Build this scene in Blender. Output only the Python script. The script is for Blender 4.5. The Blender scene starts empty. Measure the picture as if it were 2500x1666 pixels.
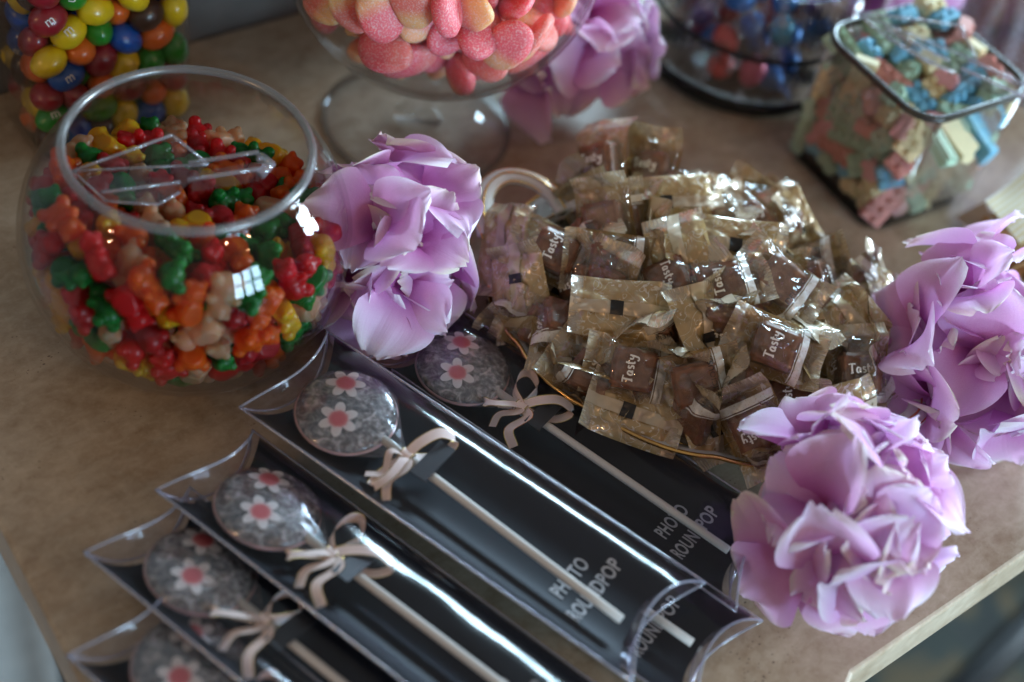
import bpy, bmesh, math, random
import numpy as np
from math import sin, cos, pi, radians, sqrt, atan2, degrees
from mathutils import Vector, Matrix, noise

random.seed(7)
rng = np.random.default_rng(7)
scene = bpy.context.scene
col = scene.collection

# ------------------------------------------------------------------ camera
FPX, HCAM, DEP, ROLL = 3472.0, 0.50, radians(47), radians(14)
cF = np.array([0, cos(DEP), -sin(DEP)])
_r0 = np.array([1.0, 0, 0]); _u0 = np.array([0, sin(DEP), cos(DEP)])
cR = cos(ROLL) * _r0 + sin(ROLL) * _u0
cU = cos(ROLL) * _u0 - sin(ROLL) * _r0
cC = np.array([0, 0, HCAM])
cam_d = bpy.data.cameras.new('camera')
cam = bpy.data.objects.new('camera', cam_d)
col.objects.link(cam)
cam.matrix_world = Matrix(((cR[0], cU[0], -cF[0], cC[0]), (cR[1], cU[1], -cF[1], cC[1]),
                           (cR[2], cU[2], -cF[2], cC[2]), (0, 0, 0, 1)))
cam_d.lens = 50.0; cam_d.sensor_width = 36.0
cam_d.clip_start = 0.01; cam_d.clip_end = 60
cam_d.dof.use_dof = True
cam_d.dof.focus_distance = 0.632
cam_d.dof.aperture_fstop = 3.1
cam_d.dof.aperture_blades = 9
scene.camera = cam

# ------------------------------------------------------------------ world, lamps, exposure
world = bpy.data.worlds.new('World'); scene.world = world
world.use_nodes = True
_bg = world.node_tree.nodes['Background']
_bg.inputs[0].default_value = (0.90, 0.82, 0.75, 1)
_bg.inputs[1].default_value = 0.140
scene.view_settings.view_transform = 'Standard'
scene.view_settings.look = 'None'
scene.view_settings.exposure = 0.95
scene.view_settings.gamma = 1.0
scene.view_settings.use_curve_mapping = False
scene.render.engine = 'CYCLES'
scene.cycles.use_denoising = True
scene.cycles.use_adaptive_sampling = True
scene.cycles.adaptive_threshold = 0.02
scene.cycles.max_bounces = 8
scene.cycles.diffuse_bounces = 3
scene.cycles.glossy_bounces = 4
scene.cycles.transmission_bounces = 6
scene.cycles.transparent_max_bounces = 40
scene.cycles.caustics_reflective = False
scene.cycles.caustics_refractive = False
scene.cycles.sample_clamp_indirect = 4.0

AIM = Vector((0.02, 0.46, 0.03))
def lamp(name, kind, loc, energy, color, size=0.1, size_y=None, aim=AIM):
    d = bpy.data.lights.new(name, kind)
    d.energy = energy; d.color = color
    if kind == 'AREA':
        d.shape = 'RECTANGLE'; d.size = size; d.size_y = size_y or size
    else:
        d.shadow_soft_size = size
    o = bpy.data.objects.new(name, d); col.objects.link(o)
    o.location = loc
    if aim is not None:
        o.rotation_euler = (Vector(aim) - Vector(loc)).to_track_quat('-Z', 'Y').to_euler()
    return o
def window(az, dist, zc, cols, rows, pw, ph, gap, energy, color):
    """daylight through the panes of one window"""
    a = radians(az)
    c = Vector((AIM.x + dist * cos(a), AIM.y + dist * sin(a), zc))
    side = Vector((-sin(a), cos(a), 0))
    for i in range(cols):
        for j in range(rows):
            p = c + side * ((i - (cols - 1) / 2) * (pw + gap)) + Vector((0, 0, (j - (rows - 1) / 2) * (ph + gap)))
            o = lamp('window_pane_light', 'AREA', p, energy, color, pw, ph,
                     aim=p - Vector((cos(a), sin(a), 0)))
window(-36, 2.6, 0.26, 3, 2, 0.25, 0.39, 0.065, 6.3, (0.50, 0.78, 1.0))
window(23, 2.6, 0.36, 2, 2, 0.20, 0.39, 0.065, 16, (0.66, 0.86, 1.0))
window(76, 1.9, 0.86, 3, 1, 0.30, 0.32, 0.03, 13, (0.56, 0.82, 1.0))
for az, el, dist in ((-135, 26, 2.4), (-132, 21, 2.4), (-149, 47, 2.2), (-154, 51, 2.2), (-24, 34, 2.6), (-44, 36, 2.6), (-30, 26, 2.8)):
    p = AIM + Vector((cos(radians(el)) * cos(radians(az)), cos(radians(el)) * sin(radians(az)), sin(radians(el)))) * dist
    lamp('chandelier_bulb_light', 'POINT', p, 13.0 if el > 45 else 5.0, (1.0, 0.58, 0.28), 0.022, aim=None)

# ------------------------------------------------------------------ pixel helpers (photograph pixels, 2500 wide)
def ray(x, y):
    d = cF * FPX + cR * (x - 1250) - cU * (y - 833)
    return d / np.linalg.norm(d)
def P(x, y, z=0.0):
    """the point at height z seen at a photograph pixel"""
    d = ray(x, y)
    return Vector(cC + d * ((z - HCAM) / d[2]))
def imgdir(dx, dy):
    return Vector(cR * dx - cU * dy)
TOCAM = lambda p: (Vector(cC) - Vector(p)).normalized()

# ------------------------------------------------------------------ object helpers
def new_mesh(name, verts, faces, uvs=None, smooth=True):
    me = bpy.data.meshes.new(name)
    me.from_pydata([tuple(v) for v in verts], [], faces)
    if uvs is not None:
        lay = me.uv_layers.new(name='UVMap')
        for poly in me.polygons:
            for li in poly.loop_indices:
                lay.data[li].uv = uvs[me.loops[li].vertex_index]
    if smooth:
        me.polygons.foreach_set('use_smooth', [True] * len(me.polygons))
    me.update()
    return me
def obj(name, me, mat=None, parent=None, loc=None, rot=None, mtx=None):
    if mat is not None and len(me.materials) == 0:
        me.materials.append(mat)
    o = bpy.data.objects.new(name, me); col.objects.link(o)
    if parent is not None: o.parent = parent
    if mtx is not None: o.matrix_local = mtx
    if loc is not None: o.location = loc
    if rot is not None: o.rotation_euler = rot
    return o
def slot(o, mat):
    """give this copy its own material while it shares its mesh"""
    o.material_slots[0].link = 'OBJECT'; o.material_slots[0].material = mat
def tag(o, label=None, cat=None, group=None, kind=None):
    if label: o['label'] = label
    if cat: o['category'] = cat
    if group: o['group'] = group
    if kind: o['kind'] = kind
    return o
def thing(name, label, cat, group=None, mtx=None, loc=None):
    o = bpy.data.objects.new(name, None); col.objects.link(o)
    o.empty_display_size = 0.01
    if mtx is not None: o.matrix_world = mtx
    if loc is not None: o.location = loc
    return tag(o, label, cat, group)
def basis(x, z, loc, scale=1.0):
    """matrix with local x along x, local z as near z as possible"""
    x = Vector(x).normalized(); z = Vector(z)
    z = (z - x * z.dot(x)).normalized(); y = z.cross(x)
    m = Matrix((x * scale, y * scale, z * scale)).transposed().to_4x4()
    m.translation = Vector(loc)
    return m
def bm_mesh(name, bm, smooth=True):
    me = bpy.data.meshes.new(name); bm.to_mesh(me); bm.free()
    if smooth: me.polygons.foreach_set('use_smooth', [True] * len(me.polygons))
    return me
def grid_faces(nu, nv, closed_v=False):
    f = []
    for i in range(nu - 1):
        for j in range(nv if closed_v else nv - 1):
            j2 = (j + 1) % nv
            f.append((i * nv + j, i * nv + j2, (i + 1) * nv + j2, (i + 1) * nv + j))
    return f
def lathe(name, prof, seg=64, shape=None):
    """closed ring profile spun about z; shape(angle) scales or maps the radius"""
    V = []
    for r, z in prof:
        for k in range(seg):
            a = 2 * pi * k / seg
            if shape: x, y = shape(r, a)
            else: x, y = r * cos(a), r * sin(a)
            V.append((x, y, z))
    n = len(prof)
    F = [(i * seg + k, i * seg + (k + 1) % seg, (i + 1) * seg + (k + 1) % seg, (i + 1) * seg + k)
         for i in range(n - 1) for k in range(seg)]
    if prof[0][0] < 1e-6 or True:
        F.append(tuple(range(seg - 1, -1, -1)))
        F.append(tuple((n - 1) * seg + k for k in range(seg)))
    return new_mesh(name, V, F)
def tube_mesh(name, pts, r, seg=10, closed=False, flat=1.0, up=(0, 0, 1)):
    pts = [Vector(p) for p in pts]; n = len(pts); V = []
    rr = r if hasattr(r, '__len__') else [r] * n
    for i, p in enumerate(pts):
        a = pts[(i - 1) % n] if (closed or i > 0) else p
        b = pts[(i + 1) % n] if (closed or i < n - 1) else p
        t = (b - a).normalized(); u = Vector(up)
        if abs(t.dot(u)) > .95: u = Vector((1, 0, 0))
        s = t.cross(u).normalized(); w = s.cross(t)
        for k in range(seg):
            an = 2 * pi * k / seg
            V.append(p + s * cos(an) * rr[i] + w * sin(an) * rr[i] * flat)
    F = [(i * seg + k, i * seg + (k + 1) % seg, ((i + 1) % n) * seg + (k + 1) % seg, ((i + 1) % n) * seg + k)
         for i in range(n if closed else n - 1) for k in range(seg)]
    if not closed:
        F.append(tuple(range(seg - 1, -1, -1))); F.append(tuple((n - 1) * seg + k for k in range(seg)))
    return new_mesh(name, V, F)
def spline(pts, n):
    pts = [Vector(p) for p in pts]; out = []
    ext = [pts[0] * 2 - pts[1]] + pts + [pts[-1] * 2 - pts[-2]]
    for i in range(n):
        t = i / (n - 1) * (len(pts) - 1); k = min(int(t), len(pts) - 2); f = t - k
        a, b, c, d = ext[k:k + 4]
        out.append(0.5 * ((2 * b) + (c - a) * f + (2 * a - 5 * b + 4 * c - d) * f * f + (3 * b - a - 3 * c + d) * f ** 3))
    return out
def slab(name, poly, thick):
    """polygon (3D points) given thickness along its normal, both ways"""
    poly = [Vector(p) for p in poly]
    nrm = (poly[1] - poly[0]).cross(poly[-1] - poly[0]).normalized() * thick / 2
    n = len(poly)
    V = [p + nrm for p in poly] + [p - nrm for p in poly]
    F = [tuple(range(n)), tuple(range(2 * n - 1, n - 1, -1))] + [(k, n + k, n + (k + 1) % n, (k + 1) % n) for k in range(n)]
    return new_mesh(name, V, F, smooth=False)
def text_mesh(name, body, size, align='CENTER', offset=0.0, spacing=1.0):
    cu = bpy.data.curves.new(name, 'FONT'); cu.body = body; cu.size = size
    cu.align_x = align; cu.align_y = 'CENTER'; cu.offset = offset; cu.space_character = spacing
    cu.resolution_u = 3
    o = bpy.data.objects.new(name, cu); col.objects.link(o)
    dg = bpy.context.evaluated_depsgraph_get()
    me = bpy.data.meshes.new_from_object(o.evaluated_get(dg))
    bpy.data.objects.remove(o); bpy.data.curves.remove(cu)
    me.name = name
    return me

# ------------------------------------------------------------------ packing: rods of spheres pushed apart inside a container
def pack(n, k, spacing, r, init, domain, iters=140, seed=1, void=None):
    g = np.random.default_rng(seed)
    c = init(g, n); d = g.normal(size=(n, 3)); d /= np.linalg.norm(d, axis=1)[:, None]
    off = (np.arange(k) - (k - 1) / 2) * spacing
    own = np.repeat(np.arange(n), k); same = own[:, None] == own[None, :]
    for it in range(iters):
        p = (c[:, None, :] + d[:, None, :] * off[None, :, None]).reshape(-1, 3)
        df = p[:, None, :] - p[None, :, :]
        q = np.sqrt((df * df).sum(-1)) + 1e-9
        ov = np.clip(2 * r - q, 0, None); ov[same] = 0
        p = p + ((df / q[..., None]) * ov[..., None]).sum(1) * 0.30
        p = domain(p, r)
        p = p.reshape(n, k, 3)
        c = p.mean(1)
        if k > 1:
            dd = ((p - c[:, None, :]) * off[None, :, None]).sum(1)
            d = dd / (np.linalg.norm(dd, axis=1)[:, None] + 1e-12)
    return c, d
# ------------------------------------------------------------------ materials
class NT:
    def __init__(s, name):
        s.m = bpy.data.materials.new(name); s.m.use_nodes = True
        s.t = s.m.node_tree; s.t.nodes.clear()
        s.out = s.t.nodes.new('ShaderNodeOutputMaterial')
    def n(s, kind, **kw):
        nd = s.t.nodes.new('ShaderNode' + kind)
        for k, v in kw.items():
            if k.startswith('i_'): nd.inputs[k[2:].replace('_', ' ')].default_value = v
            else: setattr(nd, k, v)
        return nd
    def l(s, a, b): s.t.links.new(a, b)
    def val(s, inp, v):
        if hasattr(v, 'is_linked') or hasattr(v, 'links'): s.l(v, inp)
        else:
            if hasattr(inp.default_value, '__len__') and not hasattr(v, '__len__'): v = (v, v, v, 1)
            elif hasattr(v, '__len__') and len(v) == 3 and len(inp.default_value) == 4: v = (*v, 1)
            inp.default_value = v
    def math(s, op, a, b=0.0, clamp=False):
        nd = s.n('Math', operation=op); nd.use_clamp = clamp
        s.val(nd.inputs[0], a); s.val(nd.inputs[1], b); return nd.outputs[0]
    def mix(s, f, a, b):
        nd = s.n('MixRGB'); s.val(nd.inputs[0], f); s.val(nd.inputs[1], a); s.val(nd.inputs[2], b); return nd.outputs[0]
    def ramp(s, f, stops):
        nd = s.n('ValToRGB'); s.val(nd.inputs[0], f); e = nd.color_ramp.elements
        while len(e) < len(stops): e.new(0.5)
        for el, (p, c) in zip(e, stops):
            el.position = p; el.color = (*c, 1) if hasattr(c, '__len__') else (c, c, c, 1)
        return nd.outputs[0]
    def noise(s, vec, scale, detail=3, rough=.5, dist=0):
        nd = s.n('TexNoise'); nd.inputs['Scale'].default_value = scale; nd.inputs['Detail'].default_value = detail
        nd.inputs['Roughness'].default_value = rough; nd.inputs['Distortion'].default_value = dist
        if vec is not None: s.l(vec, nd.inputs['Vector'])
        return nd.outputs['Fac']
    def coord(s, which='Object', scale=None, rot=None):
        o = s.n('TexCoord').outputs[which]
        if scale is None and rot is None: return o
        mp = s.n('Mapping'); s.l(o, mp.inputs[0])
        if scale: mp.inputs['Scale'].default_value = scale
        if rot: mp.inputs['Rotation'].default_value = rot
        return mp.outputs[0]
    def bump(s, h, strength=.3, dist=.001):
        b = s.n('Bump'); b.inputs['Strength'].default_value = strength; b.inputs['Distance'].default_value = dist
        s.l(h, b.inputs['Height']); return b.outputs[0]
    def prin(s, color, rough=.5, metal=0, normal=None, **kw):
        p = s.n('BsdfPrincipled'); s.val(p.inputs['Base Color'], color); s.val(p.inputs['Roughness'], rough)
        s.val(p.inputs['Metallic'], metal)
        for k, v in kw.items(): s.val(p.inputs[k.replace('_', ' ')], v)
        if normal is not None: s.l(normal, p.inputs['Normal'])
        return p.outputs[0]
    def done(s, sh):
        s.l(sh, s.out.inputs[0]); return s.m
    def schlick(s, f0, normal=None, power=5.0, top=1.0):
        lw = s.n('LayerWeight'); lw.inputs['Blend'].default_value = 0.5
        if normal is not None: s.l(normal, lw.inputs['Normal'])
        p = s.math('POWER', lw.outputs['Facing'], power)
        return s.math('ADD', s.math('MULTIPLY', p, top - f0), f0, True), lw.outputs['Facing']

def plain(name, color, rough=.5, metal=0, **kw):
    t = NT(name); return t.done(t.prin(color, rough, metal, **kw))

def thin_glass(name, f0=.045, tint=(.97, .98, .98), edge=(.62, .60, .60), rough=0.0, edge_pow=4.0, haze=0.0, haze_col=(.8, .8, .8), bump=None, gl=(1, 1, 1)):
    """clear sheet: lets light straight through, mirrors it by Fresnel, denser where seen edge-on"""
    t = NT(name); nrm = None
    if bump:
        sc, st, di = bump
        nrm = t.bump(t.noise(t.coord('Object'), sc, 2), st, di)
    fr, facing = t.schlick(f0, nrm)
    tc = t.mix(t.math('POWER', facing, edge_pow), tint, edge)
    tr = t.n('BsdfTransparent'); t.l(tc, tr.inputs[0])
    g = t.n('BsdfGlossy'); g.inputs['Roughness'].default_value = rough; t.val(g.inputs[0], gl)
    if nrm is not None: t.l(nrm, g.inputs['Normal'])
    mx = t.n('MixShader'); t.l(fr, mx.inputs[0]); t.l(tr.outputs[0], mx.inputs[1]); t.l(g.outputs[0], mx.inputs[2])
    sh = mx.outputs[0]
    if haze > 0:
        d = t.n('BsdfDiffuse'); t.val(d.inputs[0], haze_col)
        m2 = t.n('MixShader'); m2.inputs[0].default_value = haze
        t.l(sh, m2.inputs[1]); t.l(d.outputs[0], m2.inputs[2]); sh = m2.outputs[0]
    return t.done(sh)

M = {}
def build_materials():
    # --- travertine
    t = NT('travertine'); c = t.coord('Object', rot=(0, 0, radians(-46.7)))
    st = t.n('Mapping'); t.l(c, st.inputs[0]); st.inputs['Scale'].default_value = (1.0, 1.45, 1.0)
    big = t.noise(st.outputs[0], 17, 7, .66, .4)
    mid = t.noise(st.outputs[0], 95, 6, .70, .3)
    fine = t.noise(c, 420, 3, .6)
    base = t.ramp(t.math('ADD', t.math('MULTIPLY', big, .5), t.math('MULTIPLY', mid, .5)),
                  [(.34, (.29, .200, .122)), (.45, (.39, .297, .200)), (.54, (.465, .370, .264)), (.66, (.57, .475, .355))])
    base = t.mix(t.math('MULTIPLY', t.math('SUBTRACT', fine, .5), .9, True), base, (.60, .50, .40))
    pm = t.n('Mapping'); t.l(c, pm.inputs[0]); pm.inputs['Scale'].default_value = (1.0, 1.7, 1.0)
    vo = t.n('TexVoronoi'); t.l(pm.outputs[0], vo.inputs['Vector']); vo.inputs['Scale'].default_value = 330
    dens = t.ramp(t.noise(c, 26, 4, .65), [(.50, 0), (.66, 1)])
    size = t.math('MULTIPLY', t.math('ADD', t.math('MULTIPLY', dens, .34), .06), t.noise(c, 160, 2))
    pit = t.math('LESS_THAN', vo.outputs['Distance'], size)
    vo2 = t.n('TexVoronoi'); t.l(pm.outputs[0], vo2.inputs['Vector']); vo2.inputs['Scale'].default_value = 95
    d2 = t.ramp(t.noise(c, 14, 3), [(.56, 0), (.64, 1)])
    pit2 = t.math('LESS_THAN', vo2.outputs['Distance'], t.math('MULTIPLY', d2, .11))
    pits = t.math('MAXIMUM', pit, pit2)
    base = t.mix(t.math('MULTIPLY', pits, .8), base, (.10, .065, .042))
    h = t.math('SUBTRACT', t.math('MULTIPLY', mid, .25), t.math('MULTIPLY', pits, 1.0))
    M['travertine'] = t.done(t.prin(base, t.ramp(mid, [(.3, .36), (.7, .52)]), normal=t.bump(h, .35, .0006)))
    # --- setting
    t = NT('wall_paint'); n_ = t.noise(t.coord('Object'), 60, 4)
    M['wall'] = t.done(t.prin(t.ramp(n_, [(.3, (.20, .19, .18)), (.7, (.25, .24, .225))]), .8, normal=t.bump(n_, .1, .001)))
    t = NT('patterned_tile'); c = t.coord('Object', rot=(0, 0, radians(46.7)))
    nn = t.noise(c, 7, 3, .55, 1.2)
    basec = t.ramp(nn, [(.38, (.008, .010, .009)), (.50, (.014, .018, .014)), (.57, (.060, .038, .014)), (.68, (.020, .024, .018))])
    br = t.n('TexBrick'); t.l(c, br.inputs[0]); br.inputs['Scale'].default_value = 5; br.offset = 0
    br.inputs['Mortar Size'].default_value = .012; br.inputs['Row Height'].default_value = 1.0; br.inputs['Brick Width'].default_value = 1.0
    M['tile'] = t.done(t.prin(t.mix(br.outputs['Fac'], basec, (.02, .02, .018)), .6, Specular_IOR_Level=.2))
    t = NT('pale_floor'); n_ = t.noise(t.coord('Object', scale=(1, 6, 1)), 3, 3)
    M['pale'] = t.done(t.prin(t.ramp(n_, [(.35, (.30, .38, .44)), (.65, (.40, .48, .54))]), .4))  # bluish pale tone of the bright floor that the added block stands for
    M['black_metal'] = plain('black_metal', (.012, .012, .013), .4, .6)
    M['steel_blue'] = plain('steel_blue', (.16, .22, .27), .4, .3)
    # --- glass and film
    M['glass'] = thin_glass('bowl_glass', .016, (.985, .987, .987), (.55, .52, .51), edge_pow=5)
    M['glass_clear'] = thin_glass('clear_glass', .02, (.98, .975, .975), (.42, .40, .42), edge_pow=6)
    M['glass_foot'] = thin_glass('foot_glass', .028, (.985, .985, .985), (.86, .85, .85), edge_pow=6)
    M['glass_dark'] = thin_glass('thick_glass', .03, (.92, .93, .93), (.12, .12, .13), edge_pow=2.5)
    M['glass_base'] = thin_glass('dark_glass_base', .02, (.34, .35, .35), (.10, .10, .10), rough=.15)
    M['glass_rim'] = thin_glass('ground_glass_rim', .10, (.66, .66, .66), (.42, .42, .42), rough=.25, haze=.08, haze_col=(.8, .8, .82))
    M['acrylic'] = thin_glass('clear_acrylic', .035, (.93, .93, .94), (.66, .66, .70), rough=.04)
    M['acrylic_edge'] = thin_glass('acrylic_edge', .16, (.82, .82, .86), (.7, .7, .75), rough=.12, haze=.12, haze_col=(.85, .85, .95))
    M['box_film'] = thin_glass('pillow_box_film', .024, (.95, .945, .97), (.66, .62, .74), rough=.105, edge_pow=3, haze=.004, haze_col=(.7, .65, .85), bump=(45, .10, .002))
    M['box_edge'] = thin_glass('pillow_box_fold', .22, (.80, .80, .86), (.7, .7, .8), rough=.18, haze=.22, haze_col=(.72, .78, .95))
    M['candy_film'] = thin_glass('cellophane', .05, (.93, .93, .93), (.7, .7, .7), rough=.10, haze=.025, haze_col=(.85, .85, .88), bump=(220, .35, .0012))
    # --- porcelain, gold
    M['porcelain'] = plain('porcelain', (.70, .68, .63), .18)
    M['gold'] = plain('gold_line', (.85, .52, .17), .22, 1.0)
    # --- card, sticks, ribbon
    t = NT('black_card'); n_ = t.noise(t.coord('Object'), 900, 2)
    M['card'] = t.done(t.prin((.007, .010, .015), .5, normal=t.bump(n_, .04, .0002), Specular_IOR_Level=.25))
    M['card_tab'] = plain('card_tab', (.020, .021, .024), .5)
    M['ink_grey'] = plain('grey_ink', (.42, .42, .42), .6)
    M['ink_white'] = plain('white_ink', (.82, .82, .80), .5)
    M['ink_black'] = plain('black_ink', (.010, .010, .011), .45)
    M['ink_red'] = plain('red_ink', (.45, .03, .03), .5)
    M['stick'] = plain('paper_stick', (.66, .62, .54), .6)
    t = NT('satin_ribbon'); uv = t.n('SeparateXYZ'); t.l(t.coord('UV'), uv.inputs[0])
    e = t.math('GREATER_THAN', t.math('ABSOLUTE', t.math('SUBTRACT', uv.outputs[0], .5)), .43)
    wv = t.noise(t.coord('UV', scale=(60, 2, 1)), 1, 2)
    M['ribbon'] = t.done(t.prin(t.mix(e, t.ramp(wv, [(.3, (.86, .68, .60)), (.7, (.93, .78, .70))]), (.72, .50, .14)), t.math('SUBTRACT', .42, t.math('MULTIPLY', e, .15)), t.math('MULTIPLY', e, .8), Sheen_Weight=.3))
    # --- lollipop sugar
    t = NT('sparkling_sugar'); c = t.coord('Object')
    n_ = t.noise(c, 150, 6, .78, .8); v_ = t.n('TexVoronoi'); t.l(c, v_.inputs['Vector']); v_.inputs['Scale'].default_value = 420
    cc = t.ramp(t.math('ADD', t.math('MULTIPLY', n_, .85), t.math('MULTIPLY', v_.outputs['Distance'], .15)),
                [(.38, (.035, .035, .038)), (.47, (.115, .113, .115)), (.55, (.27, .265, .265)), (.66, (.64, .62, .62))])
    M['sugar'] = t.done(t.prin(cc, .16, Subsurface_Weight=.35, Subsurface_Scale=.004, Coat_Weight=.6, Coat_Roughness=.05, normal=t.bump(n_, .5, .0008)))
    M['sugar_rim'] = plain('pink_sugar_rim', (.62, .40, .40), .22, Subsurface_Weight=.4, Subsurface_Scale=.004)
    t = NT('wafer_flower'); uv = t.n('SeparateXYZ'); t.l(t.coord('UV'), uv.inputs[0])
    f = t.math('ADD', uv.outputs[0], t.math('MULTIPLY', t.math('SUBTRACT', t.noise(t.coord('Object'), 700, 2), .5), .12))
    M['wafer'] = t.done(t.prin(t.ramp(f, [(.30, (.62, .075, .085)), (.42, (.66, .17, .17)), (.55, (.80, .68, .66)), (.8, (.80, .77, .75))]), .5))
    # --- petals: lilac, paler towards the frilled rim; base deepened to paint shade in the folds
    for k, (deep, mid_, rim, tip) in enumerate([
        ((.46, .060, .32), (.68, .27, .58), (.83, .55, .78), (.94, .88, .92)),
        ((.42, .055, .29), (.64, .25, .54), (.79, .50, .72), (.90, .86, .68)),
        ((.50, .090, .38), (.72, .33, .65), (.86, .61, .83), (.96, .92, .96))]):
        t = NT('silk_petal'); uv = t.n('SeparateXYZ'); t.l(t.coord('UV'), uv.inputs[0])
        nz = t.noise(t.coord('Object'), 90, 3)
        f = t.math('ADD', uv.outputs[1], t.math('MULTIPLY', t.math('SUBTRACT', nz, .5), .35))
        cc = t.ramp(f, [(.06, deep), (.40, mid_), (.70, rim), (.90, tip)])
        vein = t.noise(t.coord('UV', scale=(34, 1.2, 1)), 1, 2)
        nr = t.bump(vein, .22, .0008)
        d = t.n('BsdfDiffuse'); t.l(cc, d.inputs[0]); t.l(nr, d.inputs['Normal'])
        tr = t.n('BsdfTranslucent'); t.l(t.mix(.5, cc, (.85, .45, .85)), tr.inputs[0])
        mx = t.n('MixShader'); mx.inputs[0].default_value = .38; t.l(d.outputs[0], mx.inputs[1]); t.l(tr.outputs[0], mx.inputs[2])
        g = t.n('BsdfGlossy'); g.inputs['Roughness'].default_value = .45; t.l(nr, g.inputs['Normal'])
        m2 = t.n('MixShader'); m2.inputs[0].default_value = .03; t.l(mx.outputs[0], m2.inputs[1]); t.l(g.outputs[0], m2.inputs[2])
        M['petal%d' % k] = t.done(m2.outputs[0])
    M['petal_eye'] = plain('flower_eye', (.62, .58, .55), .6)
    M['sepal'] = plain('green_sepal', (.05, .085, .03), .6)
    # --- sweets
    for nme, c_, sss in (('red', (.60, .008, .012), .5), ('orange', (.74, .12, .005), .6), ('yellow', (.74, .41, .008), .6), ('green', (.008, .20, .030), .5), ('peach', (.78, .48, .30), .7), ('crimson', (.42, .010, .016), .45)):
        t = NT('gummy_' + nme); n_ = t.noise(t.coord('Object'), 260, 2)
        ps = t.prin(c_, .42, normal=t.bump(n_, .15, .0006), Specular_IOR_Level=.32, Coat_Weight=.3, Coat_Roughness=.2, Subsurface_Weight=.9, Subsurface_Radius=(1.0, .55, .35) if nme != 'green' else (.35, 1, .4), Subsurface_Scale=.010)
        tr = t.n('BsdfTransparent'); tr.inputs[0].default_value = (*[min(1, x * 1.05 + .02) for x in c_], 1)
        mx = t.n('MixShader'); mx.inputs[0].default_value = .36 if nme != 'peach' else .24
        t.l(tr.outputs[0], mx.inputs[1]); t.l(ps, mx.inputs[2])
        M['gum_' + nme] = t.done(mx.outputs[0])
    for nme, c_ in (('yellow', (.72, .50, .010)), ('blue', (.008, .085, .40)), ('orange', (.70, .13, .012)), ('green', (.018, .24, .020)), ('red', (.26, .012, .022)), ('brown', (.055, .025, .014))):
        t = NT('sugar_shell_' + nme); n_ = t.noise(t.coord('Object'), 160, 2)
        M['shell_' + nme] = t.done(t.prin(t.mix(t.math('MULTIPLY', n_, .25), c_, tuple(x * .7 for x in c_)), .30, normal=t.bump(n_, .06, .001), Coat_Weight=.35, Coat_Roughness=.15))
    for k, (a_, b_) in enumerate((((.86, .13, .16), (.92, .40, .20)), ((.84, .12, .16), (.88, .22, .20)), ((.88, .22, .18), (.92, .48, .20)))):
        t = NT('sugared_jelly'); c = t.coord('Object'); sp = t.n('SeparateXYZ'); t.l(c, sp.inputs[0])
        f = t.math('ADD', t.math('MULTIPLY', sp.outputs[0], 50), .30)
        n_ = t.noise(c, 1100, 2, .6)
        cc = t.mix(t.ramp(f, [(.35, 0), (.65, 1)]), a_, b_)
        cc = t.mix(t.math('MULTIPLY', t.ramp(n_, [(.48, 0), (.66, 1)]), .5), cc, (.88, .72, .68))
        M['jelly%d' % k] = t.done(t.prin(cc, .42, normal=t.bump(n_, .6, .0006), Subsurface_Weight=.9, Subsurface_Radius=(1, .4, .25), Subsurface_Scale=.009))
    for nme, c_ in (('pink', (.72, .38, .39)), ('coral', (.64, .30, .26)), ('yellow', (.76, .66, .38)), ('green', (.38, .55, .40)), ('blue', (.17, .45, .61))):
        t = NT('chalky_' + nme); n_ = t.noise(t.coord('Object'), 300, 4)
        M['brick_' + nme] = t.done(t.prin(t.mix(t.math('MULTIPLY', n_, .35), c_, tuple(x * .75 for x in c_)), .65))
    M['caramel'] = None
    t = NT('nougat'); n_ = t.noise(t.coord('Object'), 180, 4, .6)
    M['caramel'] = t.done(t.prin(t.ramp(n_, [(.3, (.13, .055, .030)), (.6, (.24, .115, .066)), (.8, (.34, .19, .12))]), .38, Subsurface_Weight=.15, Subsurface_Scale=.004))
    # printed gold backing of the wrappers
    t = NT('gold_printed_film'); uv = t.coord('UV')
    sx = t.n('SeparateXYZ'); t.l(uv, sx.inputs[0])
    nz = t.noise(t.coord('UV', scale=(3.4, 2, 1)), 1.5, 1, .5, 1.4)
    ln = t.math('LESS_THAN', t.math('ABSOLUTE', t.math('SUBTRACT', nz, .5)), .012)
    nz2 = t.noise(t.coord('UV', scale=(3, 9, 1), rot=(0, 0, .5)), 2.0, 3, .5, .6)
    fl = t.math('MULTIPLY', t.math('GREATER_THAN', nz2, .60), t.math('GREATER_THAN', t.noise(t.coord('UV', scale=(7, 2.2, 1), rot=(0, 0, .9)), 2.0, 2), .54))
    pr_ = t.math('MAXIMUM', t.math('MULTIPLY', ln, .75), t.math('MULTIPLY', fl, .85))
    gc = t.ramp(t.noise(uv, 3, 3), [(.3, (.40, .265, .095)), (.7, (.56, .40, .18))])
    cc = t.mix(pr_, gc, (.80, .76, .68))
    crimp = t.math('GREATER_THAN', t.math('ABSOLUTE', t.math('SUBTRACT', sx.outputs[0], .5)), .385)
    cc = t.mix(t.math('MULTIPLY', crimp, .45), cc, (.55, .47, .37))
    wr = t.math('ADD', t.math('MULTIPLY', t.math('ABSOLUTE', t.math('SUBTRACT', t.noise(t.coord('Object'), 85, 1, .5, .8), .5)), 2.2), t.math('MULTIPLY', t.noise(t.coord('Object'), 240, 2), .25))
    ps = t.prin(cc, .30, .12, normal=t.bump(wr, .6, .0022), Specular_IOR_Level=.8, Coat_Weight=.9, Coat_Roughness=.06, Coat_IOR=1.8)
    tr = t.n('BsdfTransparent'); tr.inputs[0].default_value = (.95, .82, .55, 1)
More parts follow.
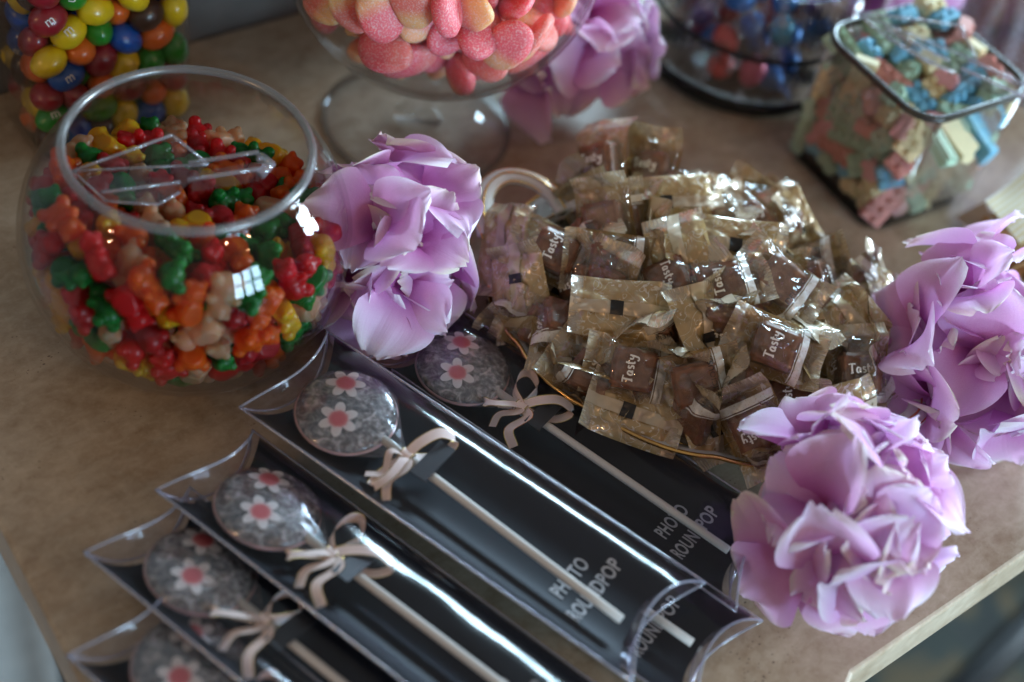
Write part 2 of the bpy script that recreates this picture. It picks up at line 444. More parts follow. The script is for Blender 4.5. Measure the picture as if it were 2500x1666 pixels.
    mx = t.n('MixShader'); mx.inputs[0].default_value = .86; t.l(tr.outputs[0], mx.inputs[1]); t.l(ps, mx.inputs[2])
    M['gold_film'] = t.done(mx.outputs[0])
    M['seam'] = plain('seam_film', (.52, .43, .31), .32, .1, Coat_Weight=.4, Coat_Roughness=.12)
    # clear front with one printed white band
    t = NT('clear_printed_film'); uv = t.coord('UV'); sx = t.n('SeparateXYZ'); t.l(uv, sx.inputs[0])
    wr = t.math('ADD', t.math('MULTIPLY', t.math('ABSOLUTE', t.math('SUBTRACT', t.noise(t.coord('Object'), 80, 1, .5, .8), .5)), 2.2), t.math('MULTIPLY', t.noise(t.coord('Object'), 220, 2), .2)); nr = t.bump(wr, .7, .0030)
    fr, fc = t.schlick(.075, nr)
    tr = t.n('BsdfTransparent'); tr.inputs[0].default_value = (.95, .94, .93, 1)
    g = t.n('BsdfGlossy'); g.inputs['Roughness'].default_value = .055; t.l(nr, g.inputs['Normal'])
    m1 = t.n('MixShader'); t.l(fr, m1.inputs[0]); t.l(tr.outputs[0], m1.inputs[1]); t.l(g.outputs[0], m1.inputs[2])
    u = sx.outputs[0]
    band = t.math('MULTIPLY', t.math('GREATER_THAN', u, .735), t.math('LESS_THAN', u, .815))
    l1 = t.math('MULTIPLY', t.math('GREATER_THAN', u, .712), t.math('LESS_THAN', u, .722))
    fan = t.math('GREATER_THAN', t.noise(t.coord('UV', scale=(40, 24, 1)), 1.2, 2), .62)
    crimp = t.math('GREATER_THAN', t.math('ABSOLUTE', t.math('SUBTRACT', u, .5)), .385)
    op = t.math('ADD', t.math('MULTIPLY', t.math('MAXIMUM', band, l1), .80), t.math('ADD', t.math('MULTIPLY', crimp, .24), .02), True)
    bc = t.mix(t.math('MULTIPLY', band, t.math('MULTIPLY', fan, .5)), (.78, .75, .70), (.45, .30, .12))
    bc = t.mix(crimp, bc, (.62, .55, .46))
    pd = t.prin(bc, .3, normal=nr, Coat_Weight=.5, Coat_Roughness=.1)
    m2 = t.n('MixShader'); t.l(op, m2.inputs[0]); t.l(m1.outputs[0], m2.inputs[1]); t.l(pd, m2.inputs[2])
    M['clear_film'] = t.done(m2.outputs[0])
    # foils of the far jar
    for nme, c_ in (('red', (.75, .04, .03)), ('blue', (.03, .22, .62)), ('sky', (.16, .55, .78)), ('violet', (.10, .07, .30)), ('pink', (.62, .10, .20))):
        M['foil_' + nme] = plain('foil_' + nme, c_, .28, .25)
    M['foil_clear'] = thin_glass('twist_film', .10, (.90, .9, .92), (.7, .7, .7), rough=.15, haze=.28, haze_col=(.75, .75, .8))
    t = NT('striped_paper'); uv = t.n('SeparateXYZ'); t.l(t.coord('UV'), uv.inputs[0])
    s_ = t.math('GREATER_THAN', t.math('FRACT', t.math('MULTIPLY', uv.outputs[0], 9)), .5)
    M['striped'] = t.done(t.prin(t.mix(s_, (.62, .50, .22), (.68, .64, .56)), .7))
    M['kraft'] = plain('kraft_card', (.42, .33, .28), .7)
    t = NT('fried_chip'); n_ = t.noise(t.coord('Object'), 130, 4)
    M['chip'] = t.done(t.prin(t.ramp(n_, [(.3, (.28, .13, .035)), (.7, (.46, .29, .14))]), .45))
    M['lilac_film'] = thin_glass('lilac_cellophane', .10, (.62, .58, .68), (.5, .45, .55), rough=.14, haze=.22, haze_col=(.55, .48, .62), bump=(60, .4, .003))
build_materials()
# ------------------------------------------------------------------ the setting
ED = radians(46.7)                       # the table's long edge runs this way
e1 = Vector((cos(ED), sin(ED), 0)); e2 = Vector((-sin(ED), cos(ED), 0))
def build_setting():
    floor_z = -0.72
    me = new_mesh('floor', [(-8, -8, floor_z), (8, -8, floor_z), (8, 8, floor_z), (-8, 8, floor_z)], [(0, 1, 2, 3)])
    tag(obj('floor', me, M['tile']), kind='structure')
    # added pale block standing in for the bright floor beside the table's left end
    a = P(0, 1353, -0.02)
    s0 = a - e1 * 0.02 - e2 * 0.75; w = -e1 * 0.9; d = e2 * 1.0
    z0, z1 = floor_z + .001, floor_z + .16
    q = [s0, s0 + w, s0 + w + d, s0 + d]
    V = [Vector((p.x, p.y, z0)) for p in q] + [Vector((p.x, p.y, z1)) for p in q]
    bm = bmesh.new(); vs = [bm.verts.new(v) for v in V]
    for f in ((3, 2, 1, 0), (4, 5, 6, 7), (0, 1, 5, 4), (1, 2, 6, 5), (2, 3, 7, 6), (3, 0, 4, 7)): bm.faces.new([vs[i] for i in f])
    bmesh.ops.recalc_face_normals(bm, faces=bm.faces)
    bmesh.ops.bevel(bm, geom=list(bm.edges), offset=.012, segments=3, affect='EDGES')
    tag(obj('bright_floor_block', bm_mesh('bright_floor_block', bm), M['pale']), kind='structure')
    # wall behind
    wpt = P(467, 107) + e2 * 0.004
    p0 = wpt - e1 * 3; p1 = wpt + e1 * .30        # the window bay begins here
    V = [(p0.x, p0.y, floor_z), (p1.x, p1.y, floor_z), (p1.x, p1.y, 1.9), (p0.x, p0.y, 1.9)]
    tag(obj('wall', new_mesh('wall', V, [(0, 1, 2, 3)]), M['wall']), kind='structure')
    # --- table
    c0 = P(2068, 1655)                                   # clipped corner of the slab
    l0 = P(51, 1388)
    le = Vector((cos(radians(134.6)), sin(radians(134.6)), 0))
    A = l0 - le * 0.14
    depth = (wpt - c0).dot(e2)
    Bk = l0 + le * ((depth - (l0 - c0).dot(e2)) / le.dot(e2) - .002)
    far = c0 + e1 * 1.05
    poly = [A, P(2040, 1900) , c0 - e1 * .004 - e2 * .004, c0 + e1 * .004, far, far + e2 * (depth - .002), Bk]
    th = 0.0290
    n = len(poly); cen = sum(poly, Vector()) / n
    def inset(d):
        out = []
        for i in range(n):
            p, q, r_ = poly[i - 1], poly[i], poly[(i + 1) % n]
            a_ = (q - p).normalized(); b_ = (r_ - q).normalized()
            n1 = Vector((-a_.y, a_.x, 0)); n2 = Vector((-b_.y, b_.x, 0))
            m_ = (n1 + n2).normalized(); out.append(q + m_ * d / max(.3, m_.dot(n1)))
        return out
    area = sum(poly[i].x * poly[(i + 1) % n].y - poly[(i + 1) % n].x * poly[i].y for i in range(n))
    sg = 1 if area > 0 else -1
    rings = [(.0020, 0), (.0009, -.0004), (.0003, -.0010), (0, -.0020), (0, -th + .0015), (.0015, -th)]
    bm = bmesh.new(); R_ = [[bm.verts.new((p.x, p.y, z_)) for p in inset(sg * d_)] for d_, z_ in rings]
    bm.faces.new(R_[0]); bm.faces.new(R_[-1][::-1])
    for A_, B_ in zip(R_, R_[1:]):
        for i in range(n): bm.faces.new((A_[i], B_[i], B_[(i + 1) % n], A_[(i + 1) % n]))
    bmesh.ops.recalc_face_normals(bm, faces=bm.faces)
    tb = thing('console_table', 'beige travertine console table with thin slab top carrying the sweets', 'table')
    me = bm_mesh('tabletop', bm, smooth=False)
    obj('tabletop', me, M['travertine'], tb)
    # black metal base: legs, rails under the slab, low stretcher
    def bar(a, b, w, name, mat):
        a = Vector(a); b = Vector(b)
        obj(name, tube_mesh(name, [a, (a + b) / 2, b], w, seg=8), mat, tb)
    inn = lambda p, s, t_: Vector((p.x, p.y, 0)) + e1 * s + e2 * t_
    corners = [inn(A, .05, .06), inn(c0, .9, .06), inn(c0, .9, depth - .06), inn(Bk, .08, -.06)]
    for c_ in corners:
        bar((c_.x, c_.y, -th - .001), (c_.x, c_.y, floor_z), .012, 'leg', M['black_metal'])
    for i in range(4):
        a, b = corners[i], corners[(i + 1) % 4]
        bar((a.x, a.y, -th - .014), (b.x, b.y, -th - .014), .011, 'rail', M['black_metal'])
    a = P(2372, 1666, -.6); b = P(2500, 1536, -.6); d = (b - a)
    bar(a - d * 4, b + d * 5, .016, 'stretcher', M['black_metal'])
build_setting()

# ------------------------------------------------------------------ glass vessels
def shell_profile(outer, wall, base):
    """outer profile (r,z) bottom to top turned into a wall of real thickness"""
    inner = []
    n = len(outer)
    for i in range(n - 1, -1, -1):
        r, z = outer[i]
        a = outer[max(i - 1, 0)]; b = outer[min(i + 1, n - 1)]
        tx, tz = b[0] - a[0], b[1] - a[1]; L = sqrt(tx * tx + tz * tz) or 1
        nx, nz = -tz / L, tx / L
        q = (max(r + nx * wall, .001), max(z + nz * wall, base))
        if q[1] <= base + 1e-6 and inner and inner[-1][1] <= base + 1e-6: continue
        inner.append(q)
    return inner

GB = dict(x=-.1467, y=.4273, R=.0707, k=.992, zc=.0586, zt=.1079, r=.0502)   # gummy bowl
def build_gummy_bowl():
    R, zc, zt = GB['R'], GB['zc'], GB['zt']; b = GB['k'] * R
    outer = [(.036, 0.0), (.0385, .0012)]
    z = .004
    for i in range(34):
        t = (z + (zt - z) * i / 33 - zc) / b
        outer.append((R * sqrt(max(1e-6, 1 - t * t)), zc + t * b))
    inner = shell_profile(outer, .0018, .006)
    prof = [(.0005, 0.0)] + outer + inner[:-1] + [(.030, .006), (.0005, .006)]
    root = thing('fish_bowl', 'round clear glass fish bowl filled with gummy bears', 'bowl', loc=(GB['x'], GB['y'], 0))
    obj('bowl_wall', lathe('bowl_wall', outer + inner[:-1], 96), M['glass'], root)
    # drop the caps lathe adds at the open ends
    me = root.children[0].data; bm = bmesh.new(); bm.from_mesh(me)
    bmesh.ops.delete(bm, geom=[f for f in bm.faces if len(f.verts) > 8], context='FACES'); bm.to_mesh(me); bm.free()
    base = lathe('bowl_base', [(.0005, .0002), (.0352, .0002), (.0362, .001), (.0355, .0055), (.0005, .0058)], 64)
    obj('bowl_base', base, M['glass'], root)
    rr = GB['r'] - .0004
    obj('rim', tube_mesh('rim', [(rr * cos(2 * pi * k / 96), rr * sin(2 * pi * k / 96), zt) for k in range(96)], .0019, 10, True), M['glass_rim'], root)
    # mould rings round the foot
    for zz in (.0065, .0095, .0130):
        t = (zz - zc) / b; r2 = R * sqrt(1 - t * t) + .0001
        obj('foot_ring', tube_mesh('foot_ring', [(r2 * cos(2 * pi * k / 80), r2 * sin(2 * pi * k / 80), zz) for k in range(80)], .00055, 6, True), M['glass_clear'], root)
build_gummy_bowl()

PB = dict(x=-.0795, y=.6055, R=.0803, zc=.1200)
def build_pink_bowl():
    R, zc = PB['R'], PB['zc']
    outer = []
    for i in range(40):
        t = -.992 + (0.992 + .62) * i / 39
        outer.append((R * sqrt(max(1e-6, 1 - t * t)), zc + t * R))
    inner = shell_profile(outer, .0020, zc - R + .004)
    root = thing('footed_bowl', 'large footed glass bowl heaped with pink sugared jelly sweets', 'bowl', loc=(PB['x'], PB['y'], 0))
    o = obj('bowl_wall', lathe('bowl_wall', outer + inner[:-2], 96), M['glass'], root)
    me = o.data; bm = bmesh.new(); bm.from_mesh(me)
    bmesh.ops.delete(bm, geom=[f for f in bm.faces if len(f.verts) > 8], context='FACES'); bm.to_mesh(me); bm.free()
    r2, zt = outer[-1]
    obj('rim', tube_mesh('rim', [(r2 * cos(2 * pi * k / 90), r2 * sin(2 * pi * k / 90), zt) for k in range(90)], .0018, 8, True), M['glass_rim'], root)
    stem = [(.0005, zc - R + .001), (.016, zc - R + .0012), (.0105, zc - R - .006), (.0075, .022), (.0085, .012), (.013, .0075), (.0135, .0070)]
    obj('stem', lathe('stem', stem[::-1], 40), M['glass_foot'], root)
    foot = [(.0005, .0002), (.0500, .0002), (.0514, .0012), (.0508, .0026), (.030, .0042), (.013, .0066), (.0005, .0068)]
    ft = obj('foot', lathe('foot', foot, 80), M['glass_foot'], root)
    obj('foot_rim', tube_mesh('foot_rim', [(.0505 * cos(2 * pi * k / 80), .0505 * sin(2 * pi * k / 80), .0022) for k in range(80)], .0014, 8, True), M['glass_dark'], ft)
build_pink_bowl()

def rounded_rect(hx, hy, r, seg):
    """maps a lathe ring onto a rounded rectangle of half sizes hx, hy"""
    pts = []
    for cx, cy, a0 in ((hx - r, hy - r, 0), (-hx + r, hy - r, 90), (-hx + r, -hy + r, 180), (hx - r, -hy + r, 270)):
        for k in range(seg):
            a = radians(a0 + 90 * k / (seg - 1)); pts.append((cx + r * cos(a), cy + r * sin(a)))
    return pts
def rect_jar(name, hx, hy, r, prof, seg=9):
    """prof: list of (inset, z)"""
    V, n = [], 0
    for ins, z in prof:
        ring = rounded_rect(hx - ins, hy - ins, max(r - ins, .002), seg); n = len(ring)
        V += [(x, y, z) for x, y in ring]
    F = [(i * n + k, i * n + (k + 1) % n, (i + 1) * n + (k + 1) % n, (i + 1) * n + k) for i in range(len(prof) - 1) for k in range(n)]
    return new_mesh(name, V, F), n
MJ = dict(x=-.2362, y=.5485, hx=.0425, hy=.0280, r=.014, h=.150)
def build_candy_jar():
    hx, hy, r, h = MJ['hx'], MJ['hy'], MJ['r'], MJ['h']
    root = thing('square_jar', 'tall square glass jar of bright sugar-coated candies at left', 'jar', mtx=Matrix.Translation((MJ['x'], MJ['y'], 0)) @ Matrix.Rotation(ED, 4, 'Z'))
    me, n = rect_jar('jar_wall', hx, hy, r, [(.006, .0003), (.0025, .0012), (.0006, .004), (0, .009), (0, h - .012), (.004, h - .004), (.004, h), (.0062, h), (.0062, h - .004), (.0022, h - .013), (.0022, .010), (.0045, .0062), (.010, .0055)])
    obj('jar_wall', me, M['glass'], root)
    V = [(x, y, z) for z in (.0004, .0054) for x, y in rounded_rect(hx - .006, hy - .006, .008, 9)]
    m = len(V) // 2
    F = [tuple(range(m - 1, -1, -1)), tuple(range(m, 2 * m))] + [(k, (k + 1) % m, m + (k + 1) % m, m + k) for k in range(m)]
    obj('jar_base', new_mesh('jar_base', V, F, smooth=False), M['glass_base'], root)
build_candy_jar()

BJ = dict(x=.1790, y=.6620, h=.0815, side=.0425, r=.017, rot=radians(42))
def build_brick_jar():
    s, h, r = BJ['side'], BJ['h'], BJ['r']
    root = thing('faceted_jar', 'square glass jar with dark rim holding pastel brick candies', 'jar', mtx=Matrix.Translation((BJ['x'], BJ['y'], 0)) @ Matrix.Rotation(BJ['rot'], 4, 'Z'))
    me, n = rect_jar('jar_wall', s, s, r, [(.007, .0003), (.003, .0010), (.0008, .004), (0, .009), (0, h), (.0022, h), (.0022, .011), (.006, .0075), (.012, .007)])
    obj('jar_wall', me, M['glass'], root)
    V = [(x, y, z) for z in (.0004, .0068) for x, y in rounded_rect(s - .006, s - .006, .011, 9)]
    m = len(V) // 2
    F = [tuple(range(m - 1, -1, -1)), tuple(range(m, 2 * m))] + [(k, (k + 1) % m, m + (k + 1) % m, m + k) for k in range(m)]
    obj('jar_base', new_mesh('jar_base', V, F, smooth=False), M['glass_base'], root)
    ring = rounded_rect(s - .001, s - .001, r, 9)
    obj('rim', tube_mesh('rim', [(x, y, h) for x, y in ring], .0021, 8, True), plain('smoked_rim', (.030, .028, .020), .25), root)
build_brick_jar()

DJ = dict(x=.0905, y=.7404, R=.0625, h=.085)
def build_twist_jar():
    R, h = DJ['R'], DJ['h']
    root = thing('round_jar', 'dark-based round glass jar of twist-wrapped sweets behind the caramel tray', 'jar', loc=(DJ['x'], DJ['y'], 0))
    seg = 64
    prof = [(R - .0005, .011), (R, .013), (R, h), (R - .0025, h), (R - .0025, .013), (R - .012, .0115)]
    me = lathe('jar_wall', prof, seg); bm = bmesh.new(); bm.from_mesh(me)
    bmesh.ops.delete(bm, geom=[f for f in bm.faces if len(f.verts) > 8], context='FACES'); bm.to_mesh(me); bm.free()
    obj('jar_wall', me, M['glass'], root)
    obj('jar_base', lathe('jar_base', [(.0005, .0004), (R - .008, .0004), (R - .004, .003), (R - .006, .0098), (.0005, .010)], seg), M['glass_base'], root)
    for zz in (.012, .045):
        obj('moulded_ring', tube_mesh('moulded_ring', [((R + .0002) * cos(2 * pi * k / 72), (R + .0002) * sin(2 * pi * k / 72), zz) for k in range(72)], .0016, 6, True), M['glass_base'], root)
build_twist_jar()
# ------------------------------------------------------------------ sweets in the vessels
def zone(p, cx, cy, zlo, zhi):
    """words for where in its vessel a sweet lies, as seen from the front"""
    v = Vector((p[0] - cx, p[1] - cy, 0)); right = v.x; back = v.y
    lev = 'bottom' if p[2] < zlo else ('top' if p[2] > zhi else 'middle')
    s = ('left' if right < 0 else 'right') if abs(right) > abs(back) else ('back' if back > 0 else 'front')
    return lev, s
def rand_basis(d, loc, g, scale=1.0):
    d = Vector(d); r = Vector(g.normal(size=3)); return basis(d, r, loc, scale)

def mixed_colours(c, cols, g):
    """colours drawn at random, but a neighbour's colour is drawn again"""
    out = []
    for i in range(len(c)):
        near = [out[j] for j in range(i) if np.linalg.norm(c[j] - c[i]) < .022]
        k = cols[g.integers(len(cols))]
        for _ in range(4):
            if k not in near: break
            k = cols[g.integers(len(cols))]
        out.append(k)
    return out
def voxel_union(name, balls, cut=None, voxel=.0008, smooth=3):
    bm = bmesh.new()
    for (c, r) in balls:
        m = Matrix.Translation(c) @ Matrix.Diagonal((*r, 1))
        bmesh.ops.create_icosphere(bm, subdivisions=3, radius=1, matrix=m)
    me = bpy.data.meshes.new(name); bm.to_mesh(me); bm.free()
    o = bpy.data.objects.new(name, me); col.objects.link(o)
    md = o.modifiers.new('r', 'REMESH'); md.mode = 'VOXEL'; md.voxel_size = voxel
    sm = o.modifiers.new('s', 'SMOOTH'); sm.iterations = smooth; sm.factor = .5
    out = bpy.data.meshes.new_from_object(o.evaluated_get(bpy.context.evaluated_depsgraph_get()))
    bpy.data.objects.remove(o); bpy.data.meshes.remove(me)
    if cut is not None:
        for v in out.vertices:
            if v.co.z < cut: v.co.z = cut + (v.co.z - cut) * .08
    out.polygons.foreach_set('use_smooth', [True] * len(out.polygons)); out.name = name
    return out
def bear_mesh(k):
    mm = .001; g = np.random.default_rng(40 + k); j = lambda s=.35: g.uniform(-s, s)
    B = [((-3.2, 0, 0), (5.2, 4.3, 4.2)), ((-.4 + j(), 0, .2), (3.8, 3.9, 3.9)), ((5.6, 0, .3), (3.9, 3.7, 3.7)), ((7.3, j(), 2.9), (1.7, 1.7, 1.6)),
         ((8.4, 2.8, .6), (1.6, 1.4, 1.4)), ((8.4, -2.8, .6), (1.6, 1.4, 1.4)),
         ((1.2 + j(), 3.9, 2.4), (2.0, 1.7, 2.0)), ((1.2 + j(), -3.9, 2.4), (2.0, 1.7, 2.0)),
         ((-6.0 + j(), 3.8, 2.3), (2.6, 1.9, 2.3)), ((-6.0 + j(), -3.8, 2.3), (2.6, 1.9, 2.3))]
    return voxel_union('gummy_bear', [((c[0] * mm, c[1] * mm * 1.15, c[2] * mm * 1.1), (r[0] * mm, r[1] * mm * 1.2, r[2] * mm * 1.15)) for c, r in B], cut=-.0034, voxel=.0007, smooth=2)
def build_gummies():
    R, zc = GB['R'] - .0030, GB['zc']; cx, cy = GB['x'], GB['y']
    top = .083
    def heap(x, y):       # the heap is a little higher towards the back
        return .0770 - .0135 * np.clip((y - cy) / .06, -1, 1) - .004 * np.clip((x - cx) / .06, -1, 1)
    def init(g, n):
        p = g.normal(size=(n, 3)); p /= np.linalg.norm(p, axis=1)[:, None]
        p *= (R * g.uniform(.55, .9, size=n))[:, None]; p += (cx, cy, zc)
        p[:, 2] = np.clip(p[:, 2], .012, .075); return p
    def dom(p, r):
        c = np.array([cx, cy, zc]); v = p - c; L = np.linalg.norm(v, axis=1) + 1e-9
        out = L > R - r * 1.05
        p = np.where(out[:, None], c + v / L[:, None] * (R - r * 1.05), p)
        c2 = np.array([cx, cy, .036]); v = p - c2; v[:, 2] *= 1.15
        L = np.linalg.norm(v, axis=1) + 1e-9; k = np.clip(.037 / L, 1, 3)[:, None]
        v2 = v * k; v2[:, 2] /= 1.15; p = c2 + v2          # nothing is needed deep inside
        p[:, 2] = np.maximum(p[:, 2], .0065 + r)
        p[:, 2] = np.minimum(p[:, 2], heap(p[:, 0], p[:, 1]) - r * .2)
        return p
    n = 290
    c, d = pack(n, 2, .0098, .0063, init, dom, 150, 3)
    meshes = [bear_mesh(k) for k in range(3)]
    for m in meshes: m.materials.append(M['gum_red'])
    g = np.random.default_rng(5)
    cols = ['red'] * 20 + ['orange'] * 20 + ['yellow'] * 17 + ['green'] * 20 + ['peach'] * 13 + ['crimson'] * 8
    picked = mixed_colours(c, cols, g)
    for i in range(n):
        k = picked[i]
        mt = rand_basis(d[i], c[i], g, 1.13)
        mt = mt @ Matrix.Translation((-.0008, 0, 0))
        o = obj('gummy_bear', meshes[i % 3]); o.matrix_world = mt; slot(o, M['gum_' + k])
        lev, s = zone(c[i], cx, cy, .030, .066)
        nm = {'crimson': 'dark red', 'peach': 'clear peach'}.get(k, k)
        where = {'top': 'on top of the heap, %s part' % s, 'middle': 'against the %s glass' % s, 'bottom': 'near the base, %s side' % s}[lev]
        tag(o, '%s gummy bear in the round bowl, %s' % (nm, where), 'gummy bear', '%s gummy bears, %s %s of the round bowl' % (nm, lev, s))
build_gummies()

def build_chocolate_candies():
    hx, hy = MJ['hx'] - .0024, MJ['hy'] - .0024; top = .128
    inv = Matrix.Rotation(ED, 4, 'Z')
    def init(g, n): return np.stack([g.uniform(-hx, hx, n), g.uniform(-hy, hy, n), g.uniform(.01, top, n)], 1)
    def dom(p, r):
        p = p.copy(); lo = r
        p[:, 0] = np.clip(p[:, 0], -hx + lo, hx - lo); p[:, 1] = np.clip(p[:, 1], -hy + lo, hy - lo)
        p[:, 2] = np.clip(p[:, 2], .006 + lo, top - lo); return p
    n = 182
    c, d = pack(n, 2, .0046, .0068, init, dom, 120, 9)
    meshes = []
    for k in range(3):
        bm = bmesh.new(); bmesh.ops.create_uvsphere(bm, u_segments=24, v_segments=14, radius=1)
        for v in bm.verts:
            w = 1 + .06 * noise.noise(v.co * 1.3 + Vector((k * 7, 0, 0)))
            v.co = Vector((v.co.x * .0093 * w, v.co.y * (.0072 + .0003 * k) * w, v.co.z * .0070 * w))
        me = bm_mesh('sugar_coated_candy', bm); me.materials.append(M['shell_red']); meshes.append(me)
    lm = text_mesh('printed_letter', 'm', .0068)
    for v in lm.vertices:
        x, y = v.co.x * .9, v.co.y
        v.co = Vector((x, y, .0073 * sqrt(max(0, 1 - (x / .0093) ** 2 - (y / .0074) ** 2)) + .00015))
    lm.materials.append(M['ink_white'])
    g = np.random.default_rng(11)
    cols = ['yellow'] * 26 + ['blue'] * 22 + ['orange'] * 18 + ['green'] * 17 + ['red'] * 12 + ['brown'] * 5
    world_m = Matrix.Translation((MJ['x'], MJ['y'], 0)) @ inv
    tc = Vector(cC)
    picked = mixed_colours(c, cols, g)
    for i in range(n):
        k = picked[i]
        pw = world_m @ Vector(c[i]); dw = inv.to_3x3() @ Vector(d[i])
        front = Vector(c[i]).y < -.006 or Vector(c[i]).x < -.028
        lettered = front and g.random() < .33
        if lettered: mt = basis(dw, (tc - pw).normalized() + Vector(g.normal(size=3)) * .25, pw)
        else: mt = rand_basis(dw, pw, g)
        o = obj('sugar_coated_candy', meshes[i % 3]); o.matrix_world = mt; slot(o, M['shell_' + k])
        lev, s = zone(c[i], 0, 0, .045, .085)
        where = {'left': 'left', 'right': 'right', 'front': 'front', 'back': 'back'}[s]
        tag(o, '%s sugar-coated candy%s in the tall square jar, %s %s' % (k, ' with a printed letter' if lettered else '', lev, where), 'candy', '%s %scandies, %s %s of the tall square jar' % (k, 'lettered ' if lettered else '', lev, where))
        if lettered:
            L = obj('printed_letter', lm, None, o); L.rotation_euler = (0, 0, g.uniform(0, 6.28))
            if abs(math.cos(L.rotation_euler.z)) < 2: L.rotation_euler = (0, 0, 0 if g.random() < .5 else pi)
build_chocolate_candies()

def build_jellies():
    R, zc = PB['R'] - .0030, PB['zc']; cx, cy = PB['x'], PB['y']
    def init(g, n):
        p = g.normal(size=(n, 3)); p /= np.linalg.norm(p, axis=1)[:, None]
        p *= (R * g.uniform(.6, .88, size=n))[:, None]; p += (cx, cy, zc); p[:, 2] = np.clip(p[:, 2], .05, .17); return p
    def dom(p, r):
        c = np.array([cx, cy, zc]); v = p - c; L = np.linalg.norm(v, axis=1) + 1e-9
        p = np.where((L > R - r * .7)[:, None], c + v / L[:, None] * (R - r * .7), p)
        c2 = np.array([cx, cy, zc - .012]); v = p - c2; L = np.linalg.norm(v, axis=1) + 1e-9
        p = c2 + v * np.clip(.037 / L, 1, 3)[:, None]
        p[:, 2] = np.minimum(p[:, 2], zc + .040); return p
    n = 215
    c, d = pack(n, 2, .0115, .0078, init, dom, 130, 21)
    meshes = []
    for k in range(3):
        bm = bmesh.new(); bmesh.ops.create_icosphere(bm, subdivisions=4, radius=1)
        for v in bm.verts:
            x, y, z = v.co
            w = 1 + .05 * noise.noise(v.co * 1.6 + Vector((k * 5, 1, 0))) + .012 * noise.noise(v.co * 9)
            nar = 1 - .07 * x
            v.co = Vector((x * .0142 * w, math.copysign(abs(y) ** .9, y) * .0104 * w * nar, math.copysign(abs(z) ** .8, z) * .0048 * w))
        me = bm_mesh('sugared_jelly', bm); me.materials.append(M['jelly0']); meshes.append(me)
    g = np.random.default_rng(31)
    for i in range(n):
        v = Vector(c[i]) - Vector((cx, cy, zc))
        mt = basis(d[i], v.normalized() + Vector(g.normal(size=3)) * .55, c[i])
        o = obj('sugared_jelly', meshes[i % 3]); o.matrix_world = mt
        k = int(g.choice(3, p=[.48, .30, .22])); slot(o, M['jelly%d' % k])
        lev, s = zone(c[i], cx, cy, .085, .135)
        nm = ('pink and yellow', 'rosy pink', 'orange yellow')[k]
        tag(o, '%s sugared jelly sweet in the footed bowl, %s %s' % (nm, lev, s), 'jelly sweet', '%s jelly sweets, %s %s of the footed bowl' % (nm, lev, s))
build_jellies()

def brick_mesh(nx, ny):
    p = .0066; h = .0074; hx, hy = nx * p / 2, ny * p / 2
    bm = bmesh.new()
    bmesh.ops.create_cube(bm, size=1, matrix=Matrix.Diagonal((2 * hx, 2 * hy, h, 1)))
    bmesh.ops.bevel(bm, geom=list(bm.edges), offset=.0007, segments=2, affect='EDGES')
    for i in range(nx):
        for j in range(ny):
            x, y = (i - (nx - 1) / 2) * p, (j - (ny - 1) / 2) * p
            bmesh.ops.create_cone(bm, cap_ends=True, segments=12, radius1=.0022, radius2=.0019, depth=.0022, matrix=Matrix.Translation((x, y, h / 2 + .0007)))
    me = bm_mesh('brick_candy', bm, smooth=False); me.materials.append(M['brick_pink']); return me
def build_bricks():
    s = BJ['side'] - .0040; top = BJ['h'] - .006
    inv = Matrix.Rotation(BJ['rot'], 4, 'Z')
    def init(g, n): return np.stack([g.uniform(-s, s, n), g.uniform(-s, s, n), g.uniform(.01, top, n)], 1)
    def dom(p, r):
        p = p.copy(); q = r * .95
        p[:, 0] = np.clip(p[:, 0], -s + q, s - q); p[:, 1] = np.clip(p[:, 1], -s + q, s - q)
        ht = top + .012 * np.clip((p[:, 0] + p[:, 1]) / .05, -1, 1)
        p[:, 2] = np.clip(p[:, 2], .0075 + q, ht); return p
    n = 190
    c, d = pack(n, 2, .0090, .0064, init, dom, 130, 15)
    m8, m4 = brick_mesh(3, 2), brick_mesh(2, 2)
    m9 = brick_mesh(4, 2)
    g = np.random.default_rng(17)
    cols = ['pink'] * 4 + ['coral'] * 2 + ['yellow'] * 7 + ['green'] * 8 + ['blue'] * 5
    wm = Matrix.Translation((BJ['x'], BJ['y'], 0)) @ inv
    picked = mixed_colours(c, cols, g)
    for i in range(n):
        k = picked[i]
        pw = wm @ Vector(c[i]); dw = inv.to_3x3() @ Vector(d[i])
        out = Vector((c[i][0], c[i][1], (c[i][2] - .035) * 1.4)); out = inv.to_3x3() @ out
        mt = basis(dw, out.normalized() + Vector(g.normal(size=3)) * .35, pw)
        o = obj('brick_candy', (m8, m4, m9)[i % 3]); o.matrix_world = mt; slot(o, M['brick_' + k])
        lev, sd = zone(c[i], 0, 0, .028, .056)
        tag(o, '%s pastel brick candy in the square dark-rimmed jar, %s %s' % (k, lev, sd), 'brick candy', '%s brick candies, %s %s of the dark-rimmed jar' % (k, lev, sd))
build_bricks()

